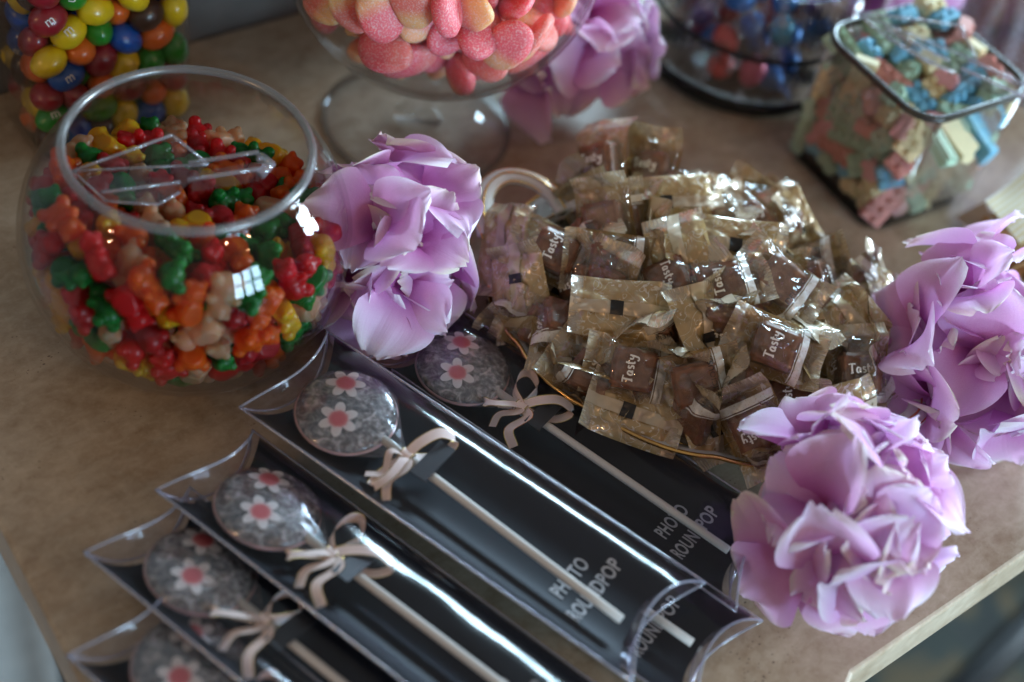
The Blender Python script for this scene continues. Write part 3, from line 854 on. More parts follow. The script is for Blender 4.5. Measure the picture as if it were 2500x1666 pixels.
def build_twists():
    R = DJ['R'] - .004; h = .092; cx, cy = DJ['x'], DJ['y']
    def init(g, n):
        a = g.uniform(0, 2 * pi, n); q = R * np.sqrt(g.uniform(.1, .8, n)); return np.stack([cx + q * np.cos(a), cy + q * np.sin(a), g.uniform(.02, h, n)], 1)
    def dom(p, r):
        p = p.copy(); v = p[:, :2] - (cx, cy); L = np.linalg.norm(v, axis=1) + 1e-9; m = R - r
        p[:, :2] = np.where((L > m)[:, None], np.array([cx, cy]) + v / L[:, None] * m, p[:, :2])
        p[:, 2] = np.clip(p[:, 2], .011 + r, h); return p
    n = 64
    c, d = pack(n, 2, .014, .0092, init, dom, 120, 23)
    bm = bmesh.new(); bmesh.ops.create_icosphere(bm, subdivisions=3, radius=1)
    for v in bm.verts:
        w = 1 + .08 * noise.noise(v.co * 2.2); v.co = Vector((v.co.x * .0095 * w, v.co.y * .0078 * w, v.co.z * .0072 * w))
    body = bm_mesh('sweet_body', bm); body.materials.append(M['foil_red'])
    V, F = [], []
    nu, nv = 6, 13
    for i in range(nu):
        t = i / (nu - 1)
        for j in range(nv):
            a = (j / (nv - 1) - .5) * 1.7; w = .0018 + .0075 * t
            V.append((.0085 + .0105 * t, sin(a) * w, .0016 * t * sin(j * 2.2)))
    F = grid_faces(nu, nv); fan = new_mesh('twist_end', V, F); fan.materials.append(M['foil_clear'])
    g = np.random.default_rng(29)
    cols = ['red'] * 7 + ['blue'] * 7 + ['sky'] * 6 + ['violet'] * 4 + ['pink'] * 4
    for i in range(n):
        k = cols[g.integers(len(cols))]
        if c[i][2] > .062 and k in ('red', 'pink'): k = 'blue'
        if c[i][2] < .045 and k in ('sky', 'violet'): k = 'red'
        lev, s = zone(c[i], cx, cy, .04, .07)
        nm = {'sky': 'light blue'}.get(k, k)
        t = thing('twist_sweet', '%s foil twist-wrapped sweet in the round dark-based jar, %s %s' % (nm, lev, s), 'sweet', '%s twist sweets, %s %s of the round jar' % (nm, lev, s), mtx=rand_basis(d[i], c[i], g))
        o = obj('sweet_body', body, None, t); slot(o, M['foil_' + k])
        for sg in (0, pi):
            e = obj('twist_end', fan, None, t); e.rotation_euler = (g.uniform(0, 3), 0, sg)
build_twists()
# ------------------------------------------------------------------ porcelain tray and wrapped caramels
TR = dict(x=.0860, y=.5000, a=.1060, b=.0900, rot=radians(-8))
def build_tray():
    root = thing('porcelain_tray', 'white porcelain tray with scalloped gold rim under the caramels', 'tray', mtx=Matrix.Translation((TR['x'], TR['y'], 0)) @ Matrix.Rotation(TR['rot'], 4, 'Z'))
    def sh(r, a):
        k = r / 1.0
        w = 1 + .030 * k * k * (abs(cos(6 * a)) ** .6 - .5)
        return TR['a'] * r * w * cos(a), TR['b'] * r * w * sin(a)
    prof = [(.02, .0012), (.70, .0012), (.74, .0002), (.80, .0012), (.90, .0085), (1.0, .0165), (1.004, .0178), (.995, .0185), (.955, .0170), (.88, .0105), (.79, .0052), (.02, .0048)]
    me = lathe('dish', prof, 144, sh)
    obj('dish', me, M['porcelain'], root)
    rim = [(*sh(1.0, 2 * pi * k / 180), .0182) for k in range(180)]
    obj('gold_rim', tube_mesh('gold_rim', rim, .0011, 8, True), M['gold'], root)
    rim2 = [(*sh(.90, 2 * pi * k / 180), .0131) for k in range(180)]
    obj('gold_line', tube_mesh('gold_line', rim2, .0005, 6, True), M['gold'], root)
    mi = root.matrix_world.inverted()
    for px in ([(1190, 575), (1178, 520), (1190, 462), (1235, 432), (1300, 442), (1352, 480), (1378, 520)],
               [(2170, 905), (2215, 925), (2242, 965), (2238, 1010), (2200, 1040), (2160, 1050)]):
        pts = [mi @ P(x, y, .027 + .004 * sin(pi * i / (len(px) - 1))) for i, (x, y) in enumerate(px)]
        sp = spline(pts, 40); cen = sum(pts, Vector()) / len(pts)
        hd = obj('handle', tube_mesh('handle', sp, .0052, 12, False, .55), M['porcelain'], root)
        for off in (.0046, -.0046, 0.0):
            q = []
            for p in sp:
                dv = (p - cen); dv.z = 0; q.append(p + dv.normalized() * off + Vector((0, 0, .0010 if off else .0031)))
            obj('gold_trim', tube_mesh('gold_trim', q, .00055, 6), M['gold'], hd)
build_tray()

CL, CW = .0450, .0282           # one wrapper: length, width
UB = .385                       # half length of the filled pillow, as a share of the length
def pillow_t(u, v, h):
    """height of the pillow at u, v in -.5..5"""
    a = min(abs(u) / UB, 1); b = min(abs(v) / .5, 1)
    return h * (1 - a ** 2.6) ** .75 * (1 - b ** 2.2) ** .62
def wrap_sheet(name, seed, h, sgn, mat, only=None, lift=0.0, bend=0.0, nu=46, nv=33):
    V, UV = [], []
    umax = .5
    for i in range(nu):
        u = -umax + i / (nu - 1)
        for j in range(nv):
            v = -.5 + j / (nv - 1)
            if only: v *= only
            t = pillow_t(u, v, h)
            wr = noise.noise(Vector((u * 5 + seed * 9, v * 4, seed))) * .0036 + noise.noise(Vector((u * 11, v * 7 + seed * 3, 5 + seed))) * .0018
            edge = max(0, 1 - abs(v) * 2)
            cr = max(0, (abs(u) - UB) / (.5 - UB))
            z = sgn * (t + wr * edge * (1 - cr) + lift)
            x = u * CL
            if i in (0, nu - 1):
                x += math.copysign(.0005 if j % 2 else -.0005, u)
            if cr > 0:
                sd = seed % 10; z += .00010 * (1 if j % 2 else -1) * sgn * cr + .0065 * cr * sin(sd * 2.1 + (2 if u > 0 else 0)) + .0030 * cr * sin(v * 7 + sd * 1.7)
            # the pack narrows where film is gathered over the sweet
            y = v * CW * (1 - .07 * (1 - (min(abs(u) / UB, 1)) ** 2) * (h > .004))
            z += bend * (x / CL) ** 2 * .035; z += (y / CW) * (x / CL) * .020 * sin((seed % 10) * 1.3 + .6)
            V.append((x, y, z)); UV.append((u + .5, v + .5))
    return new_mesh(name, V, grid_faces(nu, nv), UV)
HF, HB = .0094, .0034
def stroke_mesh(name, strokes, w):
    V, F = [], []
    for st in strokes:
        sp = spline([Vector((x, y, 0)) for x, y in st], max(6, 5 * len(st)))
        b0 = len(V)
        for i, p in enumerate(sp):
            a = sp[max(i - 1, 0)]; b = sp[min(i + 1, len(sp) - 1)]
            t = (b - a).normalized(); n_ = Vector((-t.y, t.x, 0)) * w * (.7 + .3 * abs(t.y))
            V += [p + n_, p - n_]
        F += [(b0 + 2 * i, b0 + 2 * i + 1, b0 + 2 * i + 3, b0 + 2 * i + 2) for i in range(len(sp) - 1)]
    return new_mesh(name, V, F)
TASTY = [[(.0, .95), (.35, 1.0), (.75, .97)], [(.38, 1.0), (.36, .5), (.34, .0), (.18, -.03)], [(.34, .0), (.5, .02)],
         [(1.25, .5), (1.0, .58), (.85, .3), (.95, .03), (1.15, .1), (1.25, .45)], [(1.26, .55), (1.24, .2), (1.32, .0)],
         [(1.85, .55), (1.62, .6), (1.6, .38), (1.82, .25), (1.8, .03), (1.55, .02)],
         [(2.15, .95), (2.13, .4), (2.2, .02), (2.35, .05)], [(1.98, .62), (2.15, .66), (2.38, .64)],
         [(2.6, .6), (2.62, .3), (2.8, .22), (2.95, .35)], [(3.0, .62), (2.96, .1), (2.85, -.35), (2.6, -.4), (2.52, -.25)]]
def on_front(me, uc, ydir, h=HF, seed=0):
    """lay flat lettering (baseline along the pack's width) onto the clear front"""
    for v in me.vertices:
        y = v.co.x * ydir; x = uc * CL - v.co.y * ydir
        v.co = Vector((x, y, pillow_t(x / CL, max(-.49, min(.49, y / CW)), h) + .0014))
    return me
CANDY_PARTS = []
def prepare_candy_parts():
    for s in range(9):
        bend = (-.45, .25, .5, -.2, .1, -.6, .7, -.35, .4)[s]
        f = wrap_sheet('clear_front', s, HF, 1, None, bend=bend); f.materials.append(M['clear_film'])
        b = wrap_sheet('gold_back', s + 10, HB, -1, None, bend=bend); b.materials.append(M['gold_film'])
        sm = wrap_sheet('seam', s + 10, HB, -1, None, only=.20, lift=.0007, nu=30, nv=7, bend=bend); sm.materials.append(M['seam'])
        mk = wrap_sheet('print_mark', s + 10, HB, -1, None, only=.24, lift=.0011, nu=31, nv=5, bend=bend)
        bm = bmesh.new(); bm.from_mesh(mk)
        u0 = (-.02, .10, -.12, .05, .16, -.06, .0, .08, -.15)[s] * CL
        bmesh.ops.delete(bm, geom=[v for v in bm.verts if abs(v.co.x - u0) > .0036], context='VERTS'); bm.to_mesh(mk); bm.free()
        mk.materials.append(M['ink_black'])
        CANDY_PARTS.append((f, b, sm, mk))
    bm = bmesh.new()
    bmesh.ops.create_cube(bm, size=1, matrix=Matrix.Diagonal((.0200, .0185, .0084, 1)))
    bmesh.ops.subdivide_edges(bm, edges=bm.edges, cuts=5, use_grid_fill=True)
    bmesh.ops.bevel(bm, geom=[e for e in bm.edges if e.calc_face_angle(0) > 1], offset=.0012, segments=2, affect='EDGES')
    for v in bm.verts: v.co += v.co.normalized() * noise.noise(v.co * 260) * .0006; v.co.z += .0034
    me = bm_mesh('caramel_block', bm); me.materials.append(M['caramel'])
    ta = stroke_mesh('lettering', [[(x * .0041 - .0068, y * .0041 - .002) for x, y in st] for st in TASTY], .00042)
    on_front(ta, -.06, 1); ta.materials.append(M['ink_white'])
    de = text_mesh('lettering', 'DELICIOUS', .0035, spacing=1.1)
    on_front(de, .17, 1); de.materials.append(M['ink_black'])
    CANDY_PARTS.append((me, ta, de))
prepare_candy_parts()

def heap_z(p):
    d = Matrix.Rotation(-TR['rot'], 2) @ Vector((p.x - TR['x'], p.y - TR['y']))
    q = (d.x / TR['a']) ** 2 + (d.y / TR['b']) ** 2
    return .016 + .034 * max(0, 1 - q * .9)
def place_candy(label, group, pos, xdir, nrm, clear, k, word=None):
    n_ = Vector(nrm).normalized() * (1 if clear else -1)
    t = thing('wrapped_caramel', label, 'wrapped sweet', group, mtx=basis(xdir, n_, pos))
    f, b, sm, mk = CANDY_PARTS[k % 9]; cb, ta, de = CANDY_PARTS[9]
    obj('caramel_block', cb, None, t)
    fo = obj('clear_front', f, None, t); bo = obj('gold_back', b, None, t)
    so = obj('seam', sm, None, bo); obj('print_mark', mk, None, bo)
    if clear and word:
        obj('lettering', ta if word == 'T' else de, None, fo)
    return t
ORD = ['first', 'second', 'third', 'fourth', 'fifth', 'sixth', 'seventh', 'eighth', 'ninth', 'tenth', 'eleventh', 'twelfth', 'thirteenth', 'fourteenth', 'fifteenth', 'sixteenth', 'seventeenth', 'eighteenth', 'nineteenth', 'twentieth', 'last']
def relabel(items, layer):
    """order the pieces of one layer round the heap, clockwise from the tray's left handle, in three rings"""
    rings = {'outer': [], 'middle': [], 'inner': []}
    for t, w, q in items:
        rings['outer' if q > .74 else ('middle' if q > .45 else 'inner')].append((t, w))
    h = P(1270, 490, .02); a0 = atan2(h.y - TR['y'], h.x - TR['x'])
    for nm, L in rings.items():
        L.sort(key=lambda e: (a0 - atan2(e[1].y, e[1].x)) % (2 * pi))
        for i, (t, w) in enumerate(L):
            tag(t, 'wrapped caramel, %s layer, %s ring of the heap, %s clockwise from the handle' % (layer, nm, ORD[min(i, 20)]), None, '%s layer caramels' % layer)
def build_candies():
    g = np.random.default_rng(77)
    # px, py, long axis in the picture (dx, dy), clear side up?, word, extra height, tilt towards the camera, label
    L = [
        (1512, 757, 1.0, .10, 0, None, .006, .80, 'gold-backed wrapped caramel lying flat in the middle of the heap, black mark up'),
        (1668, 640, .28, 1.0, 0, None, .004, .80, 'gold-backed wrapped caramel behind the flat middle one, black mark at its top'),
        (1655, 497, 1.0, -.05, 0, None, .008, .75, 'gold-backed wrapped caramel at the back of the heap with shining right crimp'),
        (1862, 500, .9, .48, 0, None, .002, .70, 'gold-backed wrapped caramel at the back right of the heap'),
        (1478, 545, .12, 1.0, 1, 'D', .006, .85, 'clear wrapped caramel with black lettering left of the back gold one'),
        (1472, 400, .10, 1.0, 1, 'T', .016, .95, 'wrapped caramel standing on end at the very back of the heap'),
        (1592, 420, -.18, 1.0, 1, 'T', .008, .90, 'wrapped caramel leaning beside the one standing at the back'),
        (1228, 612, -.15, 1.0, 0, None, .008, .80, 'brownish wrapped caramel at the left by the tray handle, black mark up'),
        (1270, 715, .15, 1.0, 0, None, .006, .85, 'gold-backed wrapped caramel at the far left edge of the heap above the gold rim'),
        (1352, 622, 1.0, .45, 1, 'T', .008, .75, 'clear wrapped caramel between the left gold pack and the black-lettered one'),
        (1490, 640, 1.0, .12, 1, 'D', .002, .70, 'clear wrapped caramel just behind the flat middle gold one'),
        (1900, 690, .78, .62, 1, 'D', .008, .80, 'clear wrapped caramel with silvery film at the right of the heap'),
        (1888, 850, 1.0, .38, 1, 'T', .010, .85, 'clear wrapped caramel with white word and white band at the front right'),
        (1545, 905, 1.0, .20, 1, 'T', .002, .90, 'clear wrapped caramel with white word standing below the flat middle one'),
        (1695, 935, 1.0, -.22, 1, 'D', .008, .75, 'clear wrapped caramel with bright film beside the white-worded one at the front'),
        (1845, 1045, -.42, -.9, 1, 'T', .006, .85, 'wrapped caramel hanging over the front rim with upside-down white word'),
        (1925, 985, 1.0, .05, 1, 'T', -.004, .80, 'dark wrapped caramel with white word under the front right white-banded one'),
        (2092, 912, .05, 1.0, 1, 'T', .003, .85, 'clear wrapped caramel with white word at the far right rim'),
        (2025, 1020, 1.0, -.32, 0, None, .002, .55, 'gold-backed wrapped caramel low at the front right by the flower'),
        (2095, 800, .6, .8, 0, None, .006, .55, 'gold-backed wrapped caramel bent over the right side of the heap'),
        (2095, 700, 1.0, .25, 0, None, .002, .45, 'pale wrapped caramel at the back right edge of the tray'),
        (1716, 815, .25, 1.0, 0, None, .002, .70, 'gold-backed wrapped caramel wedged right of the flat middle one'),
        (1965, 865, .3, 1.0, 0, None, -.006, .60, 'gold-backed wrapped caramel behind the white-banded one at right'),
        (1545, 1010, 1.0, .35, 0, None, -.004, .60, 'dull gold wrapped caramel low at the front left of the heap'),
        (1440, 915, .8, .6, 1, 'T', -.004, .65, 'wrapped caramel low at the left front above the gold rim'),
        (1935, 555, .5, .85, 0, None, .002, .75, 'wrapped caramel with black mark at the back right end of the heap'),
        (1760, 700, 1.0, -.25, 1, 'T', .004, .60, 'wrapped caramel with crimped grey end in the centre right of the heap'),
        (1800, 605, 1.0, .15, 0, None, .006, .65, 'gold-backed wrapped caramel between the back ones and the silvery one'),
        (1805, 770, .6, .9, 1, 'D', -.002, .80, 'wrapped caramel with black lettering in the shade right of the middle'),
        (1330, 800, 1.0, .5, 1, 'T', -.006, .60, 'wrapped caramel half hidden at the left front edge of the tray'),
        (1420, 700, .3, 1, 1, 'T', -.006, .7, 'wrapped caramel tucked under the left end of the flat middle one'),
        (1730, 1010, .3, 1, 0, None, -.006, .5, 'gold-backed wrapped caramel deep at the front centre'),
        (1980, 760, 1, .4, 1, 'T', -.004, .6, 'wrapped caramel under the silvery one at right'),
    ]
    for i, (x, y, dx, dy, clear, word, dz, tl, lab) in enumerate(L):
        z = .04
        for _ in range(8): z = heap_z(P(x, y, z)) + dz
        p = P(x, y, z)
        out = Vector((p.x - TR['x'], p.y - TR['y'], 0)) * 2.2
        n_ = TOCAM(p) * tl + Vector((0, 0, 1)) * (1 - tl) + out * .6 + Vector(g.normal(size=3)) * (.30 if i not in (0, 1, 12, 13) else .12)
        place_candy(lab, 'wrapped caramels on the tray', p, imgdir(dx, dy), n_, clear, i, word)
    # pieces lying every way between the ones on top
    mids, lows = [], []
    for i in range(54):
        a = i * 2.39996 + .7; q = .95 * sqrt((i + .5) / 54)
        w = Matrix.Rotation(TR['rot'], 2) @ Vector((TR['a'] * q * cos(a), TR['b'] * q * sin(a)))
        p = Vector((TR['x'] + w.x, TR['y'] + w.y, 0)); p.z = heap_z(p) - .002 - .006 * (i % 3 == 0)
        if (p.xy - P(1270, 490, .02).xy).length < .034: continue
        n_ = Vector((0, -.35, .8)) + Vector(g.normal(size=3)) * .62 + Vector((w.x, w.y, 0)) * 4
        side = ('left' if w.x < 0 else 'right') if abs(w.x) > abs(w.y) else ('back' if w.y > 0 else 'front')
        t_ = place_candy('wrapped caramel askew between the upper ones, %s part of the heap, %s' % (side, 'clear side out' if i % 5 else 'gold side out'), 'askew caramels, %s part' % side, p, Vector(g.normal(size=3)), n_, 1 if i % 5 else 0, i + 3, ('D', 'T', None)[i % 3]); mids.append((t_, w, q))
    # the layer underneath
    hc = P(1270, 490, .02)
    for i in range(34):
        a = i * 2.39996; q = .86 * sqrt((i + .5) / 34)
        w = Matrix.Rotation(TR['rot'], 2) @ Vector((TR['a'] * q * cos(a), TR['b'] * q * sin(a)))
        p = Vector((TR['x'] + w.x, TR['y'] + w.y, 0)); p.z = max(.0165, heap_z(p) - .019)
        if (p.xy - hc.xy).length < .034: continue
        n_ = Vector((0, 0, 1)) + Vector(g.normal(size=3)) * .35 + Vector((w.x, w.y, 0)) * 3
        side = ('left' if w.x < 0 else 'right') if abs(w.x) > abs(w.y) else ('back' if w.y > 0 else 'front')
        t_ = place_candy('wrapped caramel in the lower layer of the heap, %s side, %s' % (side, 'clear side up' if i % 2 else 'gold side up'), 'lower caramels, %s side' % side, p, Vector((cos(i * 1.7), sin(i * 1.7), 0)), n_, i % 2, i, 'D' if i % 4 == 1 else 'T'); lows.append((t_, w, q / .86))
    relabel(mids, 'askew upper'); relabel(lows, 'bottom')
build_candies()
# ------------------------------------------------------------------ lollipops in clear pillow boxes
BL, BW, BH = .197, .0565, .0092          # length, width, half height
def box_pt(s, v, top):
    """s 0..1 between the two curved folds, v -1..1 across"""
    e = .0105 * (1 - v * v)
    x = e + (BL - 2 * e) * s
    return Vector((x, v * BW / 2, (1 if top else -1) * BH * (1 - abs(v) ** 3.0)))
def box_meshes():
    nu, nv = 30, 25
    out = {}
    for top in (True, False):
        V = []
        for i in range(nu):
            for j in range(nv):
                p = box_pt(i / (nu - 1), -1 + 2 * j / (nv - 1), top)
                p.z += .0004 * noise.noise(Vector((p.x * 40, p.y * 70, 3 if top else 8))) * (1 - abs(-1 + 2 * j / (nv - 1)))
                V.append(p)
        out['top' if top else 'bottom'] = new_mesh('film_panel', V, grid_faces(nu, nv)); out['top' if top else 'bottom'].materials.append(M['box_film'])
    for nm, s in (('e0', 0), ('e1', 1)):
        V = []
        for i in range(7):
            f = i / 6
            for j in range(nv):
                v = -1 + 2 * j / (nv - 1)
                a = box_pt(s, v, True); b = box_pt(s, v, False); q = a.lerp(b, f)
                q.x += (1 if s == 0 else -1) * .004 * sin(pi * f) * (1 - v * v)
                V.append(q)
        out[nm] = new_mesh('end_flap', V, grid_faces(7, nv)); out[nm].materials.append(M['box_film'])
        pts = [box_pt(s, -1 + 2 * j / 24, True) for j in range(25)]
        out[nm + 'f'] = tube_mesh('fold_line', pts, .00055, 6); out[nm + 'f'].materials.append(M['box_edge'])
        pts = [box_pt(s, -1 + 2 * j / 24, False) for j in range(25)]
        out[nm + 'g'] = tube_mesh('fold_line', pts, .00055, 6); out[nm + 'g'].materials.append(M['box_edge'])
    for nm, v in (('s0', -1), ('s1', 1)):
        out[nm] = tube_mesh('side_fold', [box_pt(i / 12, v * .999, True) for i in range(13)], .0006, 6); out[nm].materials.append(M['box_edge'])
    # black card lying on the lower film
    V = []; n1, n2 = 14, 25
    for i in range(n1):
        for j in range(n2):
            v = (-1 + 2 * j / (n2 - 1)) * .975
            q = box_pt(.022 + .956 * i / (n1 - 1), v, False)
            V.append((q.x, q.y, q.z + .0009))
    m = len(V); V += [(x, y, z - .0005) for x, y, z in V]
    F = grid_faces(n1, n2) + [tuple(q + m for q in f[::-1]) for f in grid_faces(n1, n2)]
    out['card'] = new_mesh('backing_card', V, F); out['card'].materials.append(M['card'])
    zc = lambda y: -BH * (1 - min(1, abs(2 * y / BW)) ** 3.0) + .0009
    me = slab('card_tab', [(.0745, -.0085, .0022), (.0825, -.0085, .0022), (.0825, .0125, .0022), (.0745, .0125, .0022)], .0005)
    out['tab'] = me; me.materials.append(M['card_tab'])
    for nm, body, x in (('t1', 'PHOTO', .1520), ('t2', 'ROUNDPOP', .1630)):
        tm = text_mesh('lettering', body, .0090, offset=.00022, spacing=1.06)
        for v in tm.vertices:
            a, b = v.co.x * .66, v.co.y          # narrow capitals
            yy = a + (.0 if nm == 't2' else -.001)
            v.co = Vector((x - b, yy, zc(yy) + .00035))
        tm.materials.append(M['ink_grey']); out[nm] = tm
    return out
BX = box_meshes()

LR = .0214
def lolly_meshes():
    out = {}
    bm = bmesh.new(); bmesh.ops.create_uvsphere(bm, u_segments=48, v_segments=20, radius=1)
    for v in bm.verts:
        x, y, z = v.co; r = sqrt(x * x + y * y)
        zz = math.copysign(abs(z) ** .8, z)
        v.co = Vector((x * LR, y * LR, zz * .0050 + .0004 * noise.noise(Vector((x, y, z)) * 3)))
    out['disc'] = bm_mesh('sugar_disc', bm); out['disc'].materials.append(M['sugar'])
    out['rim'] = tube_mesh('sugar_rim', [(LR * .985 * cos(2 * pi * k / 60), LR * .985 * sin(2 * pi * k / 60), -.0010) for k in range(60)], .0010, 8, True); out['rim'].materials.append(M['sugar_rim'])
    V, UV, F = [(0, 0, 0)], [(0, 0)], []
    n = 72; R1 = .0086; rings = 6
    for q in range(1, rings + 1):
        for k in range(n):
            a = 2 * pi * k / n
            s = .50 + .50 * abs(cos(3 * a)) ** 1.1
            r = R1 * q / rings * s
            V.append((r * cos(a), r * sin(a), 0)); UV.append((r / R1, 0))
    F = [(0, 1 + k, 1 + (k + 1) % n) for k in range(n)]
    for q in range(rings - 1):
        F += [(1 + q * n + k, 1 + (q + 1) * n + k, 1 + (q + 1) * n + (k + 1) % n, 1 + q * n + (k + 1) % n) for k in range(n)]
    out['wafer'] = (V, F, UV)
    # film gathered round the disc and down to the neck
    V = []; nu, nv = 26, 48
    for i in range(nu):
        f = i / (nu - 1); x = -LR * 1.05 + f * (LR * 1.05 + .0335)
        if x < LR * .55: hw = LR * 1.05 * sqrt(max(0, 1 - (x / (LR * 1.05)) ** 2)); ht = .0060 * sqrt(max(.02, 1 - (x / (LR * 1.08)) ** 2))
        else:
            x0 = LR * .55; w0 = LR * 1.05 * sqrt(1 - (x0 / (LR * 1.05)) ** 2); q = (x - x0) / (.0335 - x0)
            hw = w0 * (1 - q) ** 1.25 + .0019 * q; ht = .0050 * (1 - q) + .0019 * q
        hw = max(hw, .0004)
        for j in range(nv):
            a = 2 * pi * j / nv
            pl = 1 + (.10 * sin(a * 11 + x * 90) + .07 * sin(a * 17)) * min(1, max(0, (x - LR * .3) / .02))
            V.append((x, hw * cos(a) * pl, ht * sin(a) * pl))
    out['film'] = new_mesh('film_wrap', V, grid_faces(nu, nv, True)); out['film'].materials.append(M['candy_film'])
    out['stick'] = tube_mesh('stick', [(x, 0, 0) for x in (.010, .05, .09, .13, .1450)], .0019, 14); out['stick'].materials.append(M['stick'])
    return out
LO = lolly_meshes()
def wafer_on_disc(cx, cy, rot):
    V, F, UV = LO['wafer']; W = []
    for x, y, z in V:
        X = cx + x * cos(rot) - y * sin(rot); Y = cy + x * sin(rot) + y * cos(rot)
        q = (X * X + Y * Y) / LR ** 2
        W.append((X, Y, .0050 * max(0, 1 - q) ** .4 + .0006))
    me = new_mesh('wafer_flower', W, F, UV); me.materials.append(M['wafer']); return me
def ribbon(name, pts, wdir, width, n=26, parent=None, twist=0.0):
    sp = spline(pts, n); V, UV = [], []
    for i, p in enumerate(sp):
        f = i / (n - 1)
        t = (sp[min(i + 1, n - 1)] - sp[max(i - 1, 0)]).normalized()
        w = Vector(wdir); w = (w - t * w.dot(t)).normalized()
        w = Matrix.Rotation(twist * f, 3, t) @ w
        for j in range(5):
            s = j / 4 - .5; V.append(p + w * s * width); UV.append((j / 4, f))
    me = new_mesh(name, V, grid_faces(n, 5), UV); me.materials.append(M['ribbon'])
    return obj(name, me, None, parent)
def build_box(label, lab2, start, ang, z, tilt, bow, pitch=0.0, roll=0.0):
    mtx = Matrix.Translation((start[0], start[1], z)) @ Matrix.Rotation(ang, 4, 'Z') @ Matrix.Rotation(pitch, 4, 'Y') @ Matrix.Rotation(tilt, 4, 'X')
    t = thing('pillow_box', label, 'box', 'clear boxes of lollipops', mtx=mtx)
    obj('film_panel', BX['top'], None, t); obj('film_panel', BX['bottom'], None, t)
    for e in ('e0', 'e1'):
        fl = obj('end_flap', BX[e], None, t); obj('fold_line', BX[e + 'f'], None, fl); obj('fold_line', BX[e + 'g'], None, fl)
    for s in ('s0', 's1'): obj('side_fold', BX[s], None, t)
    cd = obj('backing_card', BX['card'], None, t)
    obj('card_tab', BX['tab'], None, cd)
    obj('lettering', BX['t1'], None, cd); obj('lettering', BX['t2'], None, cd)
    # the lollipop inside
    lm = mtx @ Matrix.Translation((.0345, .000, -.0008)) @ Matrix.Rotation(roll, 4, 'Z')
    lo = thing('lollipop', lab2, 'lollipop', 'flower lollipops with ribbon bows', mtx=lm)
    dc = obj('sugar_disc', LO['disc'], None, lo); obj('sugar_rim', LO['rim'], None, dc)
    base = -ang - roll
    for s in (1, -1):
        d = Vector((cos(base + pi / 2 + .10), sin(base + pi / 2 + .10))) * .0098 * s
        obj('wafer_flower', wafer_on_disc(d.x - .003, d.y, random.uniform(0, 1)), None, dc)
    obj('film_wrap', LO['film'], None, lo)
    obj('stick', LO['stick'], None, lo)
    # ribbon bow at the neck
    nx = .0335
    kn = [(nx + .0032 * 0, .0030 * cos(a), .0030 * sin(a)) for a in [2 * pi * k / 16 for k in range(17)]]
    bo = ribbon('ribbon_bow', kn, (1, 0, 0), .0055, 26, lo)
    for pts, wd in bow:
        ribbon('ribbon_loop', [(nx + x * 1.15, y * 1.15, zz) for x, y, zz in pts], wd, .0048, 34, bo, .25)
def bows(k):
    """loops and tails as (path, width direction); most bands lie with their broad side up"""
    def loop(ang, L, hi=.0055, lo=-.0010, side=.0016):
        d = Vector((cos(ang), sin(ang), 0)); w = Vector((-d.y, d.x, 0))
        pts = [(0, 0, .0015), d * L * .30 + w * side + Vector((0, 0, hi * .8)), d * L * .72 + w * side * 1.6 + Vector((0, 0, hi)), d * L + Vector((0, 0, (hi + lo) / 2)), d * L * .70 - w * side * 1.6 + Vector((0, 0, lo)), d * L * .3 - w * side + Vector((0, 0, lo)), (0, 0, .0010)]
        return [tuple(Vector(p)) for p in pts], tuple(w + Vector((0, 0, .25)))
    def ring(ang, L, wd=.0042):
        d = Vector((cos(ang), sin(ang), 0)); w = Vector((-d.y, d.x, 0))
        pts = [(0, 0, .0015), d * L * .35 + w * wd + Vector((0, 0, .003)), d * L * .8 + w * wd * .9 + Vector((0, 0, .004)), d * L + Vector((0, 0, .0035)), d * L * .7 - w * wd + Vector((0, 0, .002)), d * L * .3 - w * wd * .6 + Vector((0, 0, .001)), (0, 0, .0010)]
        return [tuple(Vector(p)) for p in pts], (d.x * .5, d.y * .5, .8)
    def tail(ang, L, curl=.002, hi=.003):
        d = Vector((cos(ang), sin(ang), 0)); w = Vector((-d.y, d.x, 0))
        pts = [(0, 0, .0012), d * L * .3 + w * curl + Vector((0, 0, hi)), d * L * .65 - w * curl + Vector((0, 0, hi * .3)), d * L + Vector((0, 0, -.001))]
        return [tuple(Vector(p)) for p in pts], tuple(w + Vector((0, 0, .3)))
    D = radians
    return [[ring(D(115), .0165), loop(D(35), .020), tail(D(-62), .020, .003), tail(D(-100), .0155), loop(D(-140), .0150)],
            [loop(D(62), .0190, .0065), tail(D(-70), .0200, .002), loop(D(-88), .0190), tail(D(-112), .0165, -.003)],
            [ring(D(98), .0190), loop(D(30), .0215), tail(D(-58), .0230, .003), tail(D(-85), .0190), loop(D(-125), .0160)],
            [loop(D(-140), .0180), tail(D(-60), .0240, .002), tail(D(-95), .0190), ring(D(80), .015)]][k % 4]
AX = radians(-25.3)
build_box('clear pillow box nearest the caramel tray, under the lilac flower at its end', 'flower lollipop with bow in the clear box nearest the caramel tray', (-.0500, .4455), AX, .0135, radians(-2), bows(0), roll=radians(-1))
build_box('clear pillow box beside the gummy bowl, second from the caramel tray', 'flower lollipop with bow in the clear box beside the gummy bowl', (-.0920, .3910), radians(-24.6), .0295, radians(2), bows(1), roll=radians(-3))
build_box('clear pillow box third from the caramel tray, overlapping the box below it', 'flower lollipop with tall bow in the third clear box from the tray', (-.1100, .3410), radians(-26.0), .0210, radians(-13), bows(2))
build_box('clear pillow box fourth from the tray, tucked under the third one', 'flower lollipop in the fourth clear box, partly covered by the third', (-.1265, .3085), radians(-26.5), .0165, radians(-13), bows(3))
